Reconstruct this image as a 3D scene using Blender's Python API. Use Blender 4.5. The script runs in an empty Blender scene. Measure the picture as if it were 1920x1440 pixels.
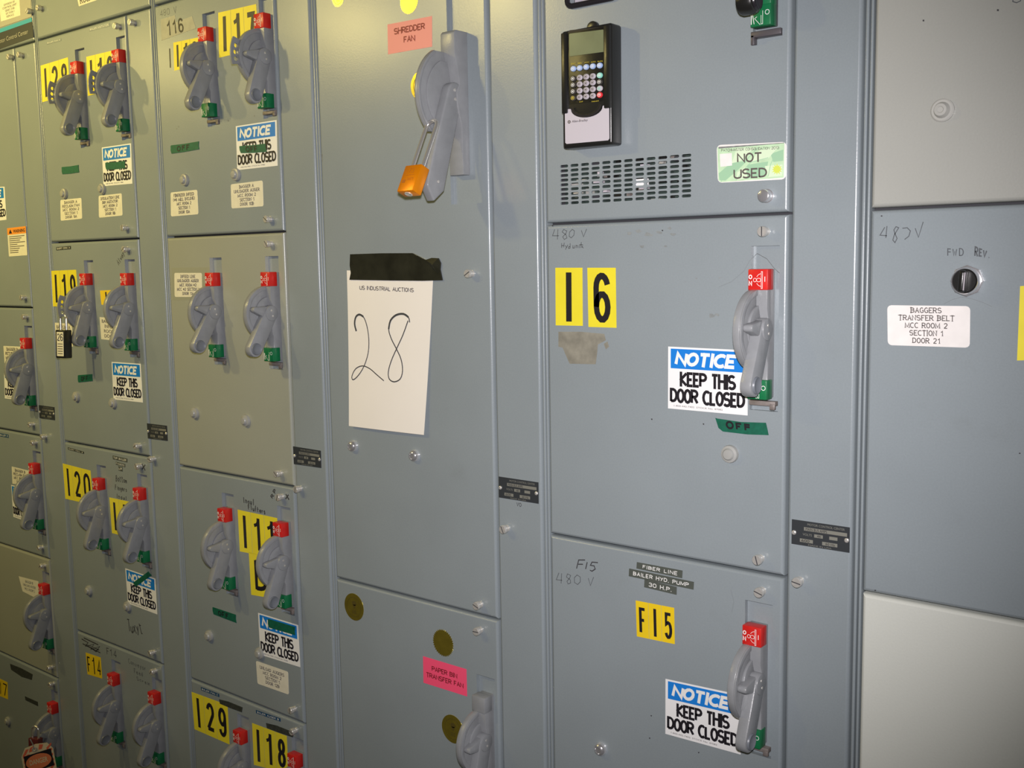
import bpy, bmesh, math, random
from mathutils import Vector, Matrix
random.seed(7)
scn = bpy.context.scene
col = scn.collection

# ------------------------------------------------------------------ camera
CAM = Vector((0.0, -1.3023, 1.578))
RX = Vector((0.77823852, 0.62773639, -0.01708293))
RD = Vector((0.05886793, -0.1000114, -0.99324332))
RF = Vector((-0.62520346, 0.77197457, -0.11478626))
FPX = 1965.169
cd = bpy.data.cameras.new('camera')
cam = bpy.data.objects.new('camera', cd)
col.objects.link(cam)
cd.sensor_width = 36.0
cd.lens = 36.0 * FPX / 1920.0
cd.clip_start = 0.02
m3 = Matrix((RX, -RD, -RF)).transposed()
cam.matrix_world = Matrix.Translation(CAM) @ m3.to_4x4()
scn.camera = cam

# ------------------------------------------------------------------ world, lights, exposure
w = bpy.data.worlds.new('world')
scn.world = w
w.use_nodes = True
w.node_tree.nodes['Background'].inputs[0].default_value = (0.72, 0.78, 0.86, 1)
w.node_tree.nodes['Background'].inputs[1].default_value = 0.03


def area(name, loc, target, size, power, color, sy=None):
    l = bpy.data.lights.new(name, 'AREA')
    l.shape = 'RECTANGLE' if sy else 'DISK'
    l.size = size
    if sy:
        l.size_y = sy
    l.energy = power
    l.color = color
    o = bpy.data.objects.new(name, l)
    col.objects.link(o)
    o.location = loc
    d = (Vector(target) - Vector(loc)).normalized()
    o.rotation_euler = d.to_track_quat('-Z', 'Y').to_euler()
    return o


# the camera's own small flash, just above the lens
fl_ = bpy.data.lights.new('camera_flash', 'SPOT')
fl_.energy = 135
fl_.color = (0.96, 0.91, 0.92)
fl_.spot_size = math.radians(74)
fl_.spot_blend = 1.0
fl_.shadow_soft_size = 0.018
fo = bpy.data.objects.new('camera_flash', fl_)
col.objects.link(fo)
fo.location = CAM + Vector((0.0, 0.0, 0.06))
fo.rotation_euler = RF.to_track_quat('-Z', 'Y').to_euler()
# the yellow bulbs that hang over the aisle in front of the cabinets
for lx, pw_ in ((-2.2, 6.2), (-2.85, 7.8), (-3.9, 10.4)):
    a_ = area('ceiling_bulb_light', (lx, -1.40, 2.43), (lx, 0.0, 2.12), 0.11, pw_, (1.0, 0.81, 0.28))
    a_.data.spread = math.radians(120)

vs = scn.view_settings
vs.view_transform = 'Standard'
vs.look = 'None'
vs.gamma = 1.0
vs.exposure = 0.0
vs.use_curve_mapping = False


# ------------------------------------------------------------------ helpers
def at(px, py, out=0.0):
    """point on the plane parallel to the cabinet fronts, `out` metres in front of them"""
    d = RX * ((px - 960.0) / FPX) + RD * ((py - 720.0) / FPX) + RF
    t = (-out - CAM.y) / d.y
    return CAM + d * t


MATS = {}


def mat(name, rgb, rough=0.5, metal=0.0, noise=0.0, nscale=40.0, bump=0.0, bscale=600.0, spec=0.5, speck=0.0, stain=0.0):
    if name in MATS:
        return MATS[name]
    m = bpy.data.materials.new(name)
    MATS[name] = m
    m.use_nodes = True
    nt = m.node_tree
    b = nt.nodes['Principled BSDF']
    b.inputs['Base Color'].default_value = (*rgb, 1)
    b.inputs['Roughness'].default_value = rough
    b.inputs['Metallic'].default_value = metal
    b.inputs['Specular IOR Level'].default_value = spec
    geo = None
    if noise or bump or speck or stain:
        geo = nt.nodes.new('ShaderNodeNewGeometry')
    last = None
    if noise:
        n = nt.nodes.new('ShaderNodeTexNoise')
        n.inputs['Scale'].default_value = nscale
        n.inputs['Detail'].default_value = 6
        nt.links.new(geo.outputs['Position'], n.inputs['Vector'])
        r = nt.nodes.new('ShaderNodeValToRGB')
        a = 1 - noise
        c = 1 + noise
        r.color_ramp.elements[0].position = 0.3
        r.color_ramp.elements[1].position = 0.7
        r.color_ramp.elements[0].color = (rgb[0] * a, rgb[1] * a, rgb[2] * a, 1)
        r.color_ramp.elements[1].color = (min(1, rgb[0] * c), min(1, rgb[1] * c), min(1, rgb[2] * c), 1)
        nt.links.new(n.outputs['Fac'], r.inputs['Fac'])
        last = r.outputs['Color']
    if stain:
        n = nt.nodes.new('ShaderNodeTexNoise')
        n.inputs['Scale'].default_value = 7.0
        n.inputs['Detail'].default_value = 10
        n.inputs['Roughness'].default_value = 0.72
        nt.links.new(geo.outputs['Position'], n.inputs['Vector'])
        r = nt.nodes.new('ShaderNodeValToRGB')
        r.color_ramp.elements[0].position = 0.60
        r.color_ramp.elements[1].position = 0.80
        r.color_ramp.elements[0].color = (0, 0, 0, 1)
        r.color_ramp.elements[1].color = (stain, stain, stain, 1)
        nt.links.new(n.outputs['Fac'], r.inputs['Fac'])
        mx = nt.nodes.new('ShaderNodeMixRGB')
        mx.inputs[2].default_value = (rgb[0] * 0.62, rgb[1] * 0.58, rgb[2] * 0.5, 1)
        nt.links.new(r.outputs['Color'], mx.inputs[0])
        if last:
            nt.links.new(last, mx.inputs[1])
        else:
            mx.inputs[1].default_value = (*rgb, 1)
        last = mx.outputs[0]
    if speck:
        n = nt.nodes.new('ShaderNodeTexNoise')
        n.inputs['Scale'].default_value = 420.0
        n.inputs['Detail'].default_value = 2
        nt.links.new(geo.outputs['Position'], n.inputs['Vector'])
        r = nt.nodes.new('ShaderNodeValToRGB')
        r.color_ramp.elements[0].position = 0.3
        r.color_ramp.elements[1].position = 0.7
        r.color_ramp.elements[0].color = (1 - speck, 1 - speck, 1 - speck, 1)
        r.color_ramp.elements[1].color = (1, 1, 1, 1)
        nt.links.new(n.outputs['Fac'], r.inputs['Fac'])
        mx = nt.nodes.new('ShaderNodeMixRGB')
        mx.blend_type = 'MULTIPLY'
        mx.inputs[0].default_value = 1
        if last:
            nt.links.new(last, mx.inputs[1])
        else:
            mx.inputs[1].default_value = (*rgb, 1)
        nt.links.new(r.outputs['Color'], mx.inputs[2])
        last = mx.outputs[0]
    if last:
        nt.links.new(last, b.inputs['Base Color'])
    if bump:
        n = nt.nodes.new('ShaderNodeTexNoise')
        n.inputs['Scale'].default_value = bscale
        n.inputs['Detail'].default_value = 2
        nt.links.new(geo.outputs['Position'], n.inputs['Vector'])
        bp = nt.nodes.new('ShaderNodeBump')
        bp.inputs['Strength'].default_value = bump
        bp.inputs['Distance'].default_value = 0.0005
        nt.links.new(n.outputs['Fac'], bp.inputs['Height'])
        nt.links.new(bp.outputs['Normal'], b.inputs['Normal'])
    return m


GREY = mat('blue_grey_enamel', (0.262, 0.300, 0.322), 0.27, 0, 0.035, 6, 0.16, 330, 0.5, 0.05, 0.22)
GREEN_GREY = mat('beige_grey_enamel', (0.335, 0.350, 0.305), 0.27, 0, 0.03, 6, 0.16, 330, 0.5, 0.04, 0.15)
LIGHT = mat('pale_grey_enamel', (0.63, 0.65, 0.60), 0.40, 0, 0.02, 5, 0.22, 330, 0.5, 0.03, 0.12)
DARKGAP = mat('dark_gap_steel', (0.035, 0.035, 0.042), 0.7)
CAST = mat('cast_grey_plastic', (0.262, 0.272, 0.285), 0.3, 0, 0.06, 60, 0.25, 500)
STEEL = mat('nickel_steel', (0.70, 0.68, 0.64), 0.3, 0.55, 0.08, 200)
CHROME = mat('chrome', (0.85, 0.84, 0.86), 0.16, 0.8)
BUTTON = mat('grey_plastic_cap', (0.34, 0.345, 0.33), 0.35)
WHITECAP = mat('clear_white_plastic', (0.44, 0.44, 0.41), 0.25)
RED = mat('red_plastic', (0.60, 0.018, 0.015), 0.35, 0, 0.08, 80)
GREEN = mat('green_plastic', (0.008, 0.155, 0.055), 0.35, 0, 0.1, 80)
WHITE_INK = mat('white_ink', (0.82, 0.82, 0.80), 0.5)
BLACK_INK = mat('black_ink', (0.014, 0.012, 0.016), 0.45)
PEN = mat('pen_ink', (0.045, 0.045, 0.05), 0.6)
PENCIL = mat('pencil_mark', (0.085, 0.095, 0.105), 0.7)
FAINT = mat('faint_mark', (0.16, 0.175, 0.18), 0.7)
YELLOW = mat('yellow_vinyl', (0.80, 0.69, 0.035), 0.42, 0, 0.04, 30)
YELLOW2 = mat('amber_yellow_vinyl', (0.82, 0.58, 0.015), 0.42, 0, 0.04, 30)
WHITE = mat('white_vinyl', (0.83, 0.83, 0.84), 0.4)
CREAM = mat('cream_label_paper', (0.74, 0.71, 0.60), 0.55, 0, 0.05, 60)
WLAB = mat('white_label_paper', (0.80, 0.77, 0.75), 0.55, 0, 0.04, 60)
BLUE = mat('notice_blue', (0.012, 0.20, 0.66), 0.4)
GTAPE = mat('green_tape', (0.006, 0.105, 0.062), 0.5, 0, 0.15, 150)
DYMO = mat('dark_label_tape', (0.085, 0.095, 0.082), 0.35)
DYMOB = mat('blue_label_tape', (0.02, 0.07, 0.16), 0.35)
DYMOD = mat('smudged_dark_tape', (0.04, 0.045, 0.04), 0.5, 0, 0.4, 200)
BLACKP = mat('black_plastic', (0.014, 0.014, 0.013), 0.28, 0, 0, 1, 0.1, 900)
BLACKR = mat('black_rubber_frame', (0.02, 0.018, 0.022), 0.22)
PLATE = mat('black_plate', (0.045, 0.05, 0.055), 0.35, 0.2)
PFIELD = mat('plate_silver_field', (0.38, 0.38, 0.33), 0.35, 0.5)
BRASS = mat('rusty_latch_steel', (0.22, 0.19, 0.175), 0.5, 0.2, 0.25, 90)
GOLD = mat('gold_foil', (0.62, 0.50, 0.07), 0.24, 0.85, 0.12, 60)
GOLDD = mat('dark_gold_print', (0.11, 0.085, 0.02), 0.4, 0.3)
PINKL = mat('salmon_label', (0.86, 0.33, 0.28), 0.55)
PINKH = mat('hot_pink_label', (0.95, 0.09, 0.20), 0.5)
REDINK = mat('dark_red_ink', (0.25, 0.02, 0.03), 0.5)
PAPER = mat('sheet_paper', (0.84, 0.80, 0.745), 0.75, 0, 0.015, 10)
BTAPE = mat('black_duct_tape', (0.022, 0.022, 0.014), 0.22, 0, 0.3, 30, 0.5, 60)
ORANGE = mat('orange_anodized', (0.84, 0.26, 0.0), 0.36, 0.35, 0.03, 50)
ORED = mat('warning_orange', (0.85, 0.30, 0.03), 0.5)
LCD = mat('lcd_glass', (0.155, 0.18, 0.10), 0.22, 0, 0.12, 25)
KEYPANEL = mat('keypad_overlay', (0.022, 0.019, 0.02), 0.5)
SHK = mat('shackle_steel', (0.85, 0.83, 0.80), 0.22, 0.8)
KBLUE = mat('key_blue', (0.33, 0.45, 0.72), 0.4)
KGREY = mat('key_grey', (0.52, 0.48, 0.53), 0.4)
KDARK = mat('key_dark', (0.05, 0.045, 0.04), 0.4)
KGREEN = mat('key_green', (0.25, 0.62, 0.52), 0.4)
KRED = mat('key_red', (0.7, 0.03, 0.04), 0.4)
KYEL = mat('key_yellow_print', (0.62, 0.50, 0.05), 0.5)
COVER = mat('lilac_white_cover', (0.53, 0.50, 0.56), 0.4)
MONEY = mat('pale_green_print', (0.50, 0.70, 0.46), 0.5, 0, 0.10, 60)
MONEYD = mat('green_print_dark', (0.33, 0.55, 0.36), 0.5)
MONEYL = mat('green_print_light', (0.64, 0.78, 0.56), 0.5)
SLIME = mat('yellow_green_print', (0.62, 0.70, 0.10), 0.5)
TXTGREY = mat('charcoal_ink', (0.10, 0.085, 0.08), 0.5)
SILVER = mat('brushed_silver_label', (0.42, 0.41, 0.38), 0.38, 0.3, 0.04, 30)
STRIPE = mat('turquoise_stripe', (0.03, 0.34, 0.55), 0.45)
MASK = mat('old_masking_tape', (0.40, 0.40, 0.35), 0.7, 0, 0.08, 60)
GLUE = mat('glue_residue', (0.235, 0.225, 0.185), 0.65, 0, 0.22, 60)
SMUDGE = mat('dirt_smudge', (0.20, 0.21, 0.205), 0.6, 0, 0.3, 120)
FIELDGLUE = mat('faded_label_patch', (0.30, 0.31, 0.25), 0.5)
TAGR = mat('tag_red', (0.80, 0.16, 0.08), 0.45)
TAGW = mat('tag_cream', (0.78, 0.66, 0.42), 0.45)
FLOORM = mat('grey_concrete', (0.16, 0.15, 0.14), 0.7, 0, 0.2, 3, 0.3, 40)
CEILM = mat('ceiling_paint', (0.30, 0.29, 0.25), 0.85)
CIRC = mat('drive_board', (0.03, 0.045, 0.04), 0.5, 0, 0.5, 60)
COPPER = mat('wire_red', (0.45, 0.08, 0.04), 0.5)

WLOC = {}


def empty(name, loc, label, cat, group=None):
    o = bpy.data.objects.new(name, None)
    o.empty_display_size = 0.02
    col.objects.link(o)
    o.location = loc
    o['label'] = label
    o['category'] = cat
    if group:
        o['group'] = group
    WLOC[o.name] = Vector(loc)
    return o


def link(name, me, parent=None, loc=(0, 0, 0), rot=None, label=None, cat=None, group=None, kind=None):
    o = bpy.data.objects.new(name, me)
    col.objects.link(o)
    wl = Vector(loc)
    if parent is not None:
        o.parent = parent
        o.location = wl - WLOC[parent.name]
    else:
        o.location = wl
    if rot is not None:
        o.rotation_euler = rot
    WLOC[o.name] = wl
    if label:
        o['label'] = label
    if cat:
        o['category'] = cat
    if group:
        o['group'] = group
    if kind:
        o['kind'] = kind
    return o


def mesh(name, verts, faces, mats, fmat=None, smooth=False):
    me = bpy.data.meshes.new(name)
    me.from_pydata([tuple(v) for v in verts], [], faces)
    for m in (mats if isinstance(mats, (list, tuple)) else [mats]):
        me.materials.append(m)
    if fmat:
        for p, i in zip(me.polygons, fmat):
            p.material_index = i
    if smooth:
        for p in me.polygons:
            p.use_smooth = True
    me.update()
    return me


def fix(me, bevel=0.0, seg=2, smooth=False, ang=35):
    bm = bmesh.new()
    bm.from_mesh(me)
    bmesh.ops.recalc_face_normals(bm, faces=bm.faces)
    if bevel:
        ed = [e for e in bm.edges if len(e.link_faces) == 2 and e.calc_face_angle(0) > math.radians(ang)]
        bmesh.ops.bevel(bm, geom=ed, offset=bevel, segments=seg, profile=0.5, affect='EDGES', clamp_overlap=True)
    bm.to_mesh(me)
    bm.free()
    if smooth:
        for p in me.polygons:
            p.use_smooth = True
        try:
            me.set_sharp_from_angle(angle=math.radians(32))
        except Exception:
            pass
    return me


def box_vf(x0, x1, y0, y1, z0, z1, V, F):
    b = len(V)
    V += [(x0, y0, z0), (x1, y0, z0), (x1, y1, z0), (x0, y1, z0), (x0, y0, z1), (x1, y0, z1), (x1, y1, z1), (x0, y1, z1)]
    F += [[b + i for i in f] for f in ((0, 1, 5, 4), (1, 2, 6, 5), (2, 3, 7, 6), (3, 0, 4, 7), (4, 5, 6, 7), (3, 2, 1, 0))]


def box_me(name, x0, x1, y0, y1, z0, z1, m, bevel=0.0, seg=2):
    V, F = [], []
    box_vf(x0, x1, y0, y1, z0, z1, V, F)
    me = mesh(name, V, F, m)
    return fix(me, bevel, seg, bevel > 0)


def prism_x(name, prof, x0, x1, m, bevel=0.0, seg=2, holes=()):
    """profile of (out, z) points swept along x; out is towards the viewer"""
    n = len(prof)
    V = [(x0, -o, z) for o, z in prof] + [(x1, -o, z) for o, z in prof]
    F = [list(range(n)), list(range(2 * n - 1, n - 1, -1))]
    F += [[i, (i + 1) % n, n + (i + 1) % n, n + i] for i in range(n)]
    me = mesh(name, V, F, m)
    return fix(me, bevel, seg, True)


def join_me(name, mes):
    """several meshes joined into one mesh of one part"""
    mats, V, F, FM, SM = [], [], [], [], []
    for me in mes:
        b = len(V)
        V += [tuple(v.co) for v in me.vertices]
        idx = []
        for m in me.materials:
            if m not in mats:
                mats.append(m)
            idx.append(mats.index(m))
        for p in me.polygons:
            F.append([b + i for i in p.vertices])
            FM.append(idx[p.material_index])
            SM.append(p.use_smooth)
    out = mesh(name, V, F, mats, FM)
    for p, s in zip(out.polygons, SM):
        p.use_smooth = s
    try:
        out.set_sharp_from_angle(angle=math.radians(35))
    except Exception:
        pass
    return out


def arc(cx, cy, r, a0, a1, n, ry=None):
    ry = r if ry is None else ry
    return [(cx + r * math.cos(math.radians(a0 + (a1 - a0) * i / n)), cy + ry * math.sin(math.radians(a0 + (a1 - a0) * i / n))) for i in range(n + 1)]


def lathe_y(name, prof, m, n=20, smooth=True, cx=0, cz=0, ex=1.0):
    """profile of (radius, out) turned about the y axis"""
    V, F = [], []
    for r, o in prof:
        for i in range(n):
            a = 2 * math.pi * i / n
            V.append((cx + r * ex * math.cos(a), -o, cz + r * math.sin(a)))
    for k in range(len(prof) - 1):
        for i in range(n):
            j = (i + 1) % n
            F.append([k * n + i, k * n + j, (k + 1) * n + j, (k + 1) * n + i])
    F.append([(len(prof) - 1) * n + i for i in range(n)])
    me = mesh(name, V, F, m)
    return fix(me, 0, 1, smooth)


def tube_me(name, pts, r, m, n=10, closed=False):
    pts = [Vector(p) for p in pts]
    V, F = [], []
    N = len(pts)
    up = Vector((0.3, 0.9, 0.2))
    for i, p in enumerate(pts):
        if closed:
            t = pts[(i + 1) % N] - pts[i - 1]
        else:
            t = pts[min(i + 1, N - 1)] - pts[max(i - 1, 0)]
        t.normalize()
        a = t.cross(up).normalized()
        b = t.cross(a).normalized()
        for k in range(n):
            c = 2 * math.pi * k / n
            V.append(p + a * (r * math.cos(c)) + b * (r * math.sin(c)))
    for i in range(N if closed else N - 1):
        for k in range(n):
            F.append([i * n + k, i * n + (k + 1) % n, ((i + 1) % N) * n + (k + 1) % n, ((i + 1) % N) * n + k])
    if not closed:
        F.append(list(range(n)))
        F.append([(N - 1) * n + k for k in range(n)])
    me = mesh(name, V, F, m)
    return fix(me, 0, 1, True)


# ------------------------------------------------------------------ flat lettering
TC = {}


def text_geo(s, bold=0.0, shear=0.0):
    k = (s, bold, shear)
    if k in TC:
        return TC[k]
    c = bpy.data.curves.new('lettering', 'FONT')
    c.body = s
    c.size = 1.0
    c.offset = bold
    c.shear = shear
    c.resolution_u = 3
    c.fill_mode = 'FRONT'
    o = bpy.data.objects.new('lettering', c)
    col.objects.link(o)
    bpy.context.view_layer.update()
    me = bpy.data.meshes.new_from_object(o.evaluated_get(bpy.context.evaluated_depsgraph_get()))
    V = [(v.co.x, v.co.y) for v in me.vertices]
    F = [list(p.vertices) for p in me.polygons]
    bpy.data.objects.remove(o)
    bpy.data.meshes.remove(me)
    bpy.data.curves.remove(c)
    x0 = min(v[0] for v in V)
    x1 = max(v[0] for v in V)
    y0 = min(v[1] for v in V)
    y1 = max(v[1] for v in V)
    TC[k] = (V, F, x0, x1, y0, y1)
    return TC[k]


# single stroke glyphs in a box 1 wide and 2 high (y up)
G = {
    '0': [arc(.5, 1.45, .5, 0, 180, 8, .55) + arc(.5, .55, .5, 180, 360, 8, .55) + [(1, 1.45)]],
    '1': [[(.1, 1.45), (.42, 1.62), (.62, 1.98), (.62, 0)]],
    '2': [arc(.5, 1.45, .45, 165, -25, 8, .53) + [(.05, .12)], [(.0, .1), (1, .1)]],
    '3': [arc(.5, 1.5, .42, 160, -80, 8, .48) + arc(.5, .52, .46, 80, -160, 8, .5)],
    '4': [[(.78, 0), (.78, 1.95), (.05, .55), (1.05, .55)]],
    '5': [[(.95, 1.9), (.15, 1.9), (.1, 1.05)] + arc(.5, .62, .46, 120, -155, 10, .6)],
    '6': [arc(.52, 1.45, .44, 15, 180, 8, .52) + [(.08, .6)] + arc(.52, .6, .44, 180, 540, 14, .56)],
    '7': [[(0, 1.9), (.97, 1.9), (.4, 0)]],
    '8': [arc(.5, 1.48, .4, 270, 630, 14, .46) , arc(.5, .52, .47, 90, 450, 14, .5)],
    '9': [arc(.48, 1.4, .44, 0, 360, 14, .56), [(.92, 1.4), (.92, .6)] + arc(.48, .55, .44, 0, -165, 8, .5)],
    'I': [[(.5, 0), (.5, 2)]],
    'l': [[(.5, 0), (.5, 2)]],
    'F': [[(.12, 0), (.12, 1.9), (.95, 1.9)], [(.12, 1.0), (.8, 1.0)]],
    'B': [[(.12, 0), (.12, 2)], [(.12, 1.9), (.5, 1.9)] + arc(.5, 1.48, .36, 90, -90, 6, .42) + [(.12, 1.06)],
          [(.5, 1.06)] + arc(.5, .58, .44, 90, -90, 6, .48) + [(.12, .1)]],
    'M': [[(.05, 0), (.05, 1.9), (.5, .25), (.95, 1.9), (.95, 0)]],
    'A': [[(0, 0), (.5, 1.95), (1, 0)], [(.2, .7), (.8, .7)]],
    'D': [[(.1, 0), (.1, 1.9), (.45, 1.9)] + arc(.45, .98, .5, 85, -85, 8, .9) + [(.1, .06)]],
    'E': [[(.95, 1.9), (.1, 1.9), (.1, .1), (.95, .1)], [(.1, 1.0), (.8, 1.0)]],
    'H': [[(.05, 0), (.05, 1.9)], [(.95, 0), (.95, 1.9)], [(.05, 1), (.95, 1)]],
    'N': [[(.05, 0), (.05, 1.9), (.95, 0), (.95, 1.9)]],
    'O': [arc(.5, 1, .5, 90, 450, 14, .95)],
    'P': [[(.1, 0), (.1, 1.9), (.5, 1.9)] + arc(.5, 1.42, .42, 90, -90, 6, .48) + [(.1, .95)]],
    'R': [[(.1, 0), (.1, 1.9), (.5, 1.9)] + arc(.5, 1.42, .42, 90, -90, 6, .48) + [(.1, .95)], [(.45, .95), (.95, 0)]],
    'T': [[(0, 1.9), (1, 1.9)], [(.5, 1.9), (.5, 0)]],
    'U': [[(.05, 1.9), (.05, .5)] + arc(.5, .5, .45, 180, 360, 8, .45) + [(.95, 1.9)]],
    'V': [[(0, 1.9), (.45, 0), (1, 2.0)]],
    'W': [[(0, 1.9), (.25, 0), (.5, 1.3), (.75, 0), (1, 1.9)]],
    'X': [[(0, 1.9), (1, 0)], [(1, 1.9), (0, 0)]],
    'Y': [[(0, 1.9), (.5, 1)], [(1, 1.9), (.3, -.2)]],
    'S': [arc(.5, 1.45, .42, 30, 250, 8, .5) + arc(.5, .5, .45, 80, -150, 8, .5)],
    'C': [arc(.55, 1, .5, 50, 310, 10, .95)],
    'G': [arc(.52, 1, .48, 45, 320, 10, .93) + [(.95, .3), (.95, .95), (.58, .95)]],
    'L': [[(.12, 1.95), (.12, .1), (.95, .1)]],
    'Z': [[(.05, 1.9), (.95, 1.9), (.05, .1), (.95, .1)]],
    'J': [[(.8, 1.9), (.8, .5)] + arc(.45, .5, .35, 0, -160, 6, .42)],
    'Q': [arc(.5, 1, .5, 90, 450, 14, .95), [(.6, .5), (1.0, -.1)]],
    '#': [[(.3, .2), (.4, 1.8)], [(.65, .2), (.75, 1.8)], [(.05, .7), (.95, .7)], [(.1, 1.3), (1, 1.3)]],
    '(': [arc(.8, 1, .5, 120, 240, 6, 1.1)],
    ')': [arc(.2, 1, .5, 60, -60, 6, 1.1)],
    'K': [[(.1, 0), (.1, 1.9)], [(.95, 1.9), (.1, .9), (.95, 0)]],
    'y': [[(.1, 1.1), (.45, .3)], [(.95, 1.2), (.2, -.6)]],
    'd': [arc(.45, .5, .4, 0, 360, 8, .5), [(.85, 1.9), (.85, 0)]],
    'u': [[(.1, 1.1), (.1, .3), (.45, 0), (.85, .4), (.85, 1.1), (.85, 0)]],
    'n': [[(.1, 0), (.1, 1.1), (.4, 1.1), (.85, .8), (.85, 0)]],
    'i': [[(.5, 0), (.5, 1.1)], [(.5, 1.5), (.5, 1.62)]],
    't': [[(.5, 1.9), (.5, .1), (.9, .1)], [(.15, 1.3), (.9, 1.3)]],
    's': [[(.85, 1.0), (.4, 1.1), (.2, .75), (.75, .5), (.6, .05), (.1, .1)]],
    'o': [arc(.5, .55, .42, 90, 450, 8, .52)],
    'm': [[(.02, 0), (.05, 1.1), (.4, 1.0), (.45, 0), (.5, 1.0), (.9, 1.0), (.95, 0)]],
    'e': [[(.1, .6), (.85, .65), (.6, 1.1), (.2, .9), (.15, .3), (.5, 0), (.9, .2)]],
    'r': [[(.15, 0), (.15, 1.1)], [(.15, .8), (.8, 1.1)]],
    'f': [[(.8, 1.8), (.5, 1.9), (.4, 1.4), (.4, 0)], [(.1, 1.1), (.8, 1.1)]],
    'g': [arc(.5, .6, .4, 0, 360, 8, .45), [(.9, 1), (.85, -.4), (.3, -.6)]],
    'c': [arc(.5, .55, .42, 50, 310, 7, .52)],
    'a': [arc(.45, .5, .4, 0, 360, 8, .5), [(.85, 1.1), (.88, 0)]],
    'x': [[(.1, 1.1), (.9, 0)], [(.9, 1.1), (.1, 0)]],
    'v': [[(.1, 1.1), (.45, 0), (.9, 1.1)]],
    'w': [[(0, 1.1), (.25, 0), (.5, .9), (.75, 0), (1, 1.1)]],
    '.': [[(.4, 0), (.6, .1)]],
    '-': [[(.2, .9), (.8, .9)]],
}


def ribbon(pts, w0, w1=None):
    """flat stroke in 2D; returns verts, quads"""
    w1 = w0 if w1 is None else w1
    q = [pts[0]]
    for p in pts[1:]:
        if math.hypot(p[0] - q[-1][0], p[1] - q[-1][1]) > 1e-5:
            q.append(p)
    if len(q) < 2:
        return [], []
    V, F = [], []
    n = len(q)
    closed = math.hypot(q[0][0] - q[-1][0], q[0][1] - q[-1][1]) < 1e-4 and n > 4
    for i in range(n):
        a = q[i - 1] if i > 0 else (q[-2] if closed else q[0])
        c = q[i + 1] if i < n - 1 else (q[1] if closed else q[-1])
        b = q[i]
        d1 = Vector((b[0] - a[0], b[1] - a[1]))
        d2 = Vector((c[0] - b[0], c[1] - b[1]))
        if d1.length < 1e-9:
            d1 = d2.copy()
        if d2.length < 1e-9:
            d2 = d1.copy()
        d1.normalize()
        d2.normalize()
        t = d1 + d2
        if t.length < 1e-3:
            t = d1
        t.normalize()
        nn = Vector((-t.y, t.x))
        k = max(0.55, abs(nn.dot(Vector((-d1.y, d1.x)))))
        ww = (w0 + (w1 - w0) * i / (n - 1)) / 2 / k
        V += [(b[0] + nn.x * ww, b[1] + nn.y * ww), (b[0] - nn.x * ww, b[1] - nn.y * ww)]
    for i in range(n - 1):
        F.append([2 * i, 2 * i + 1, 2 * i + 3, 2 * i + 2])
    return V, F


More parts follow.
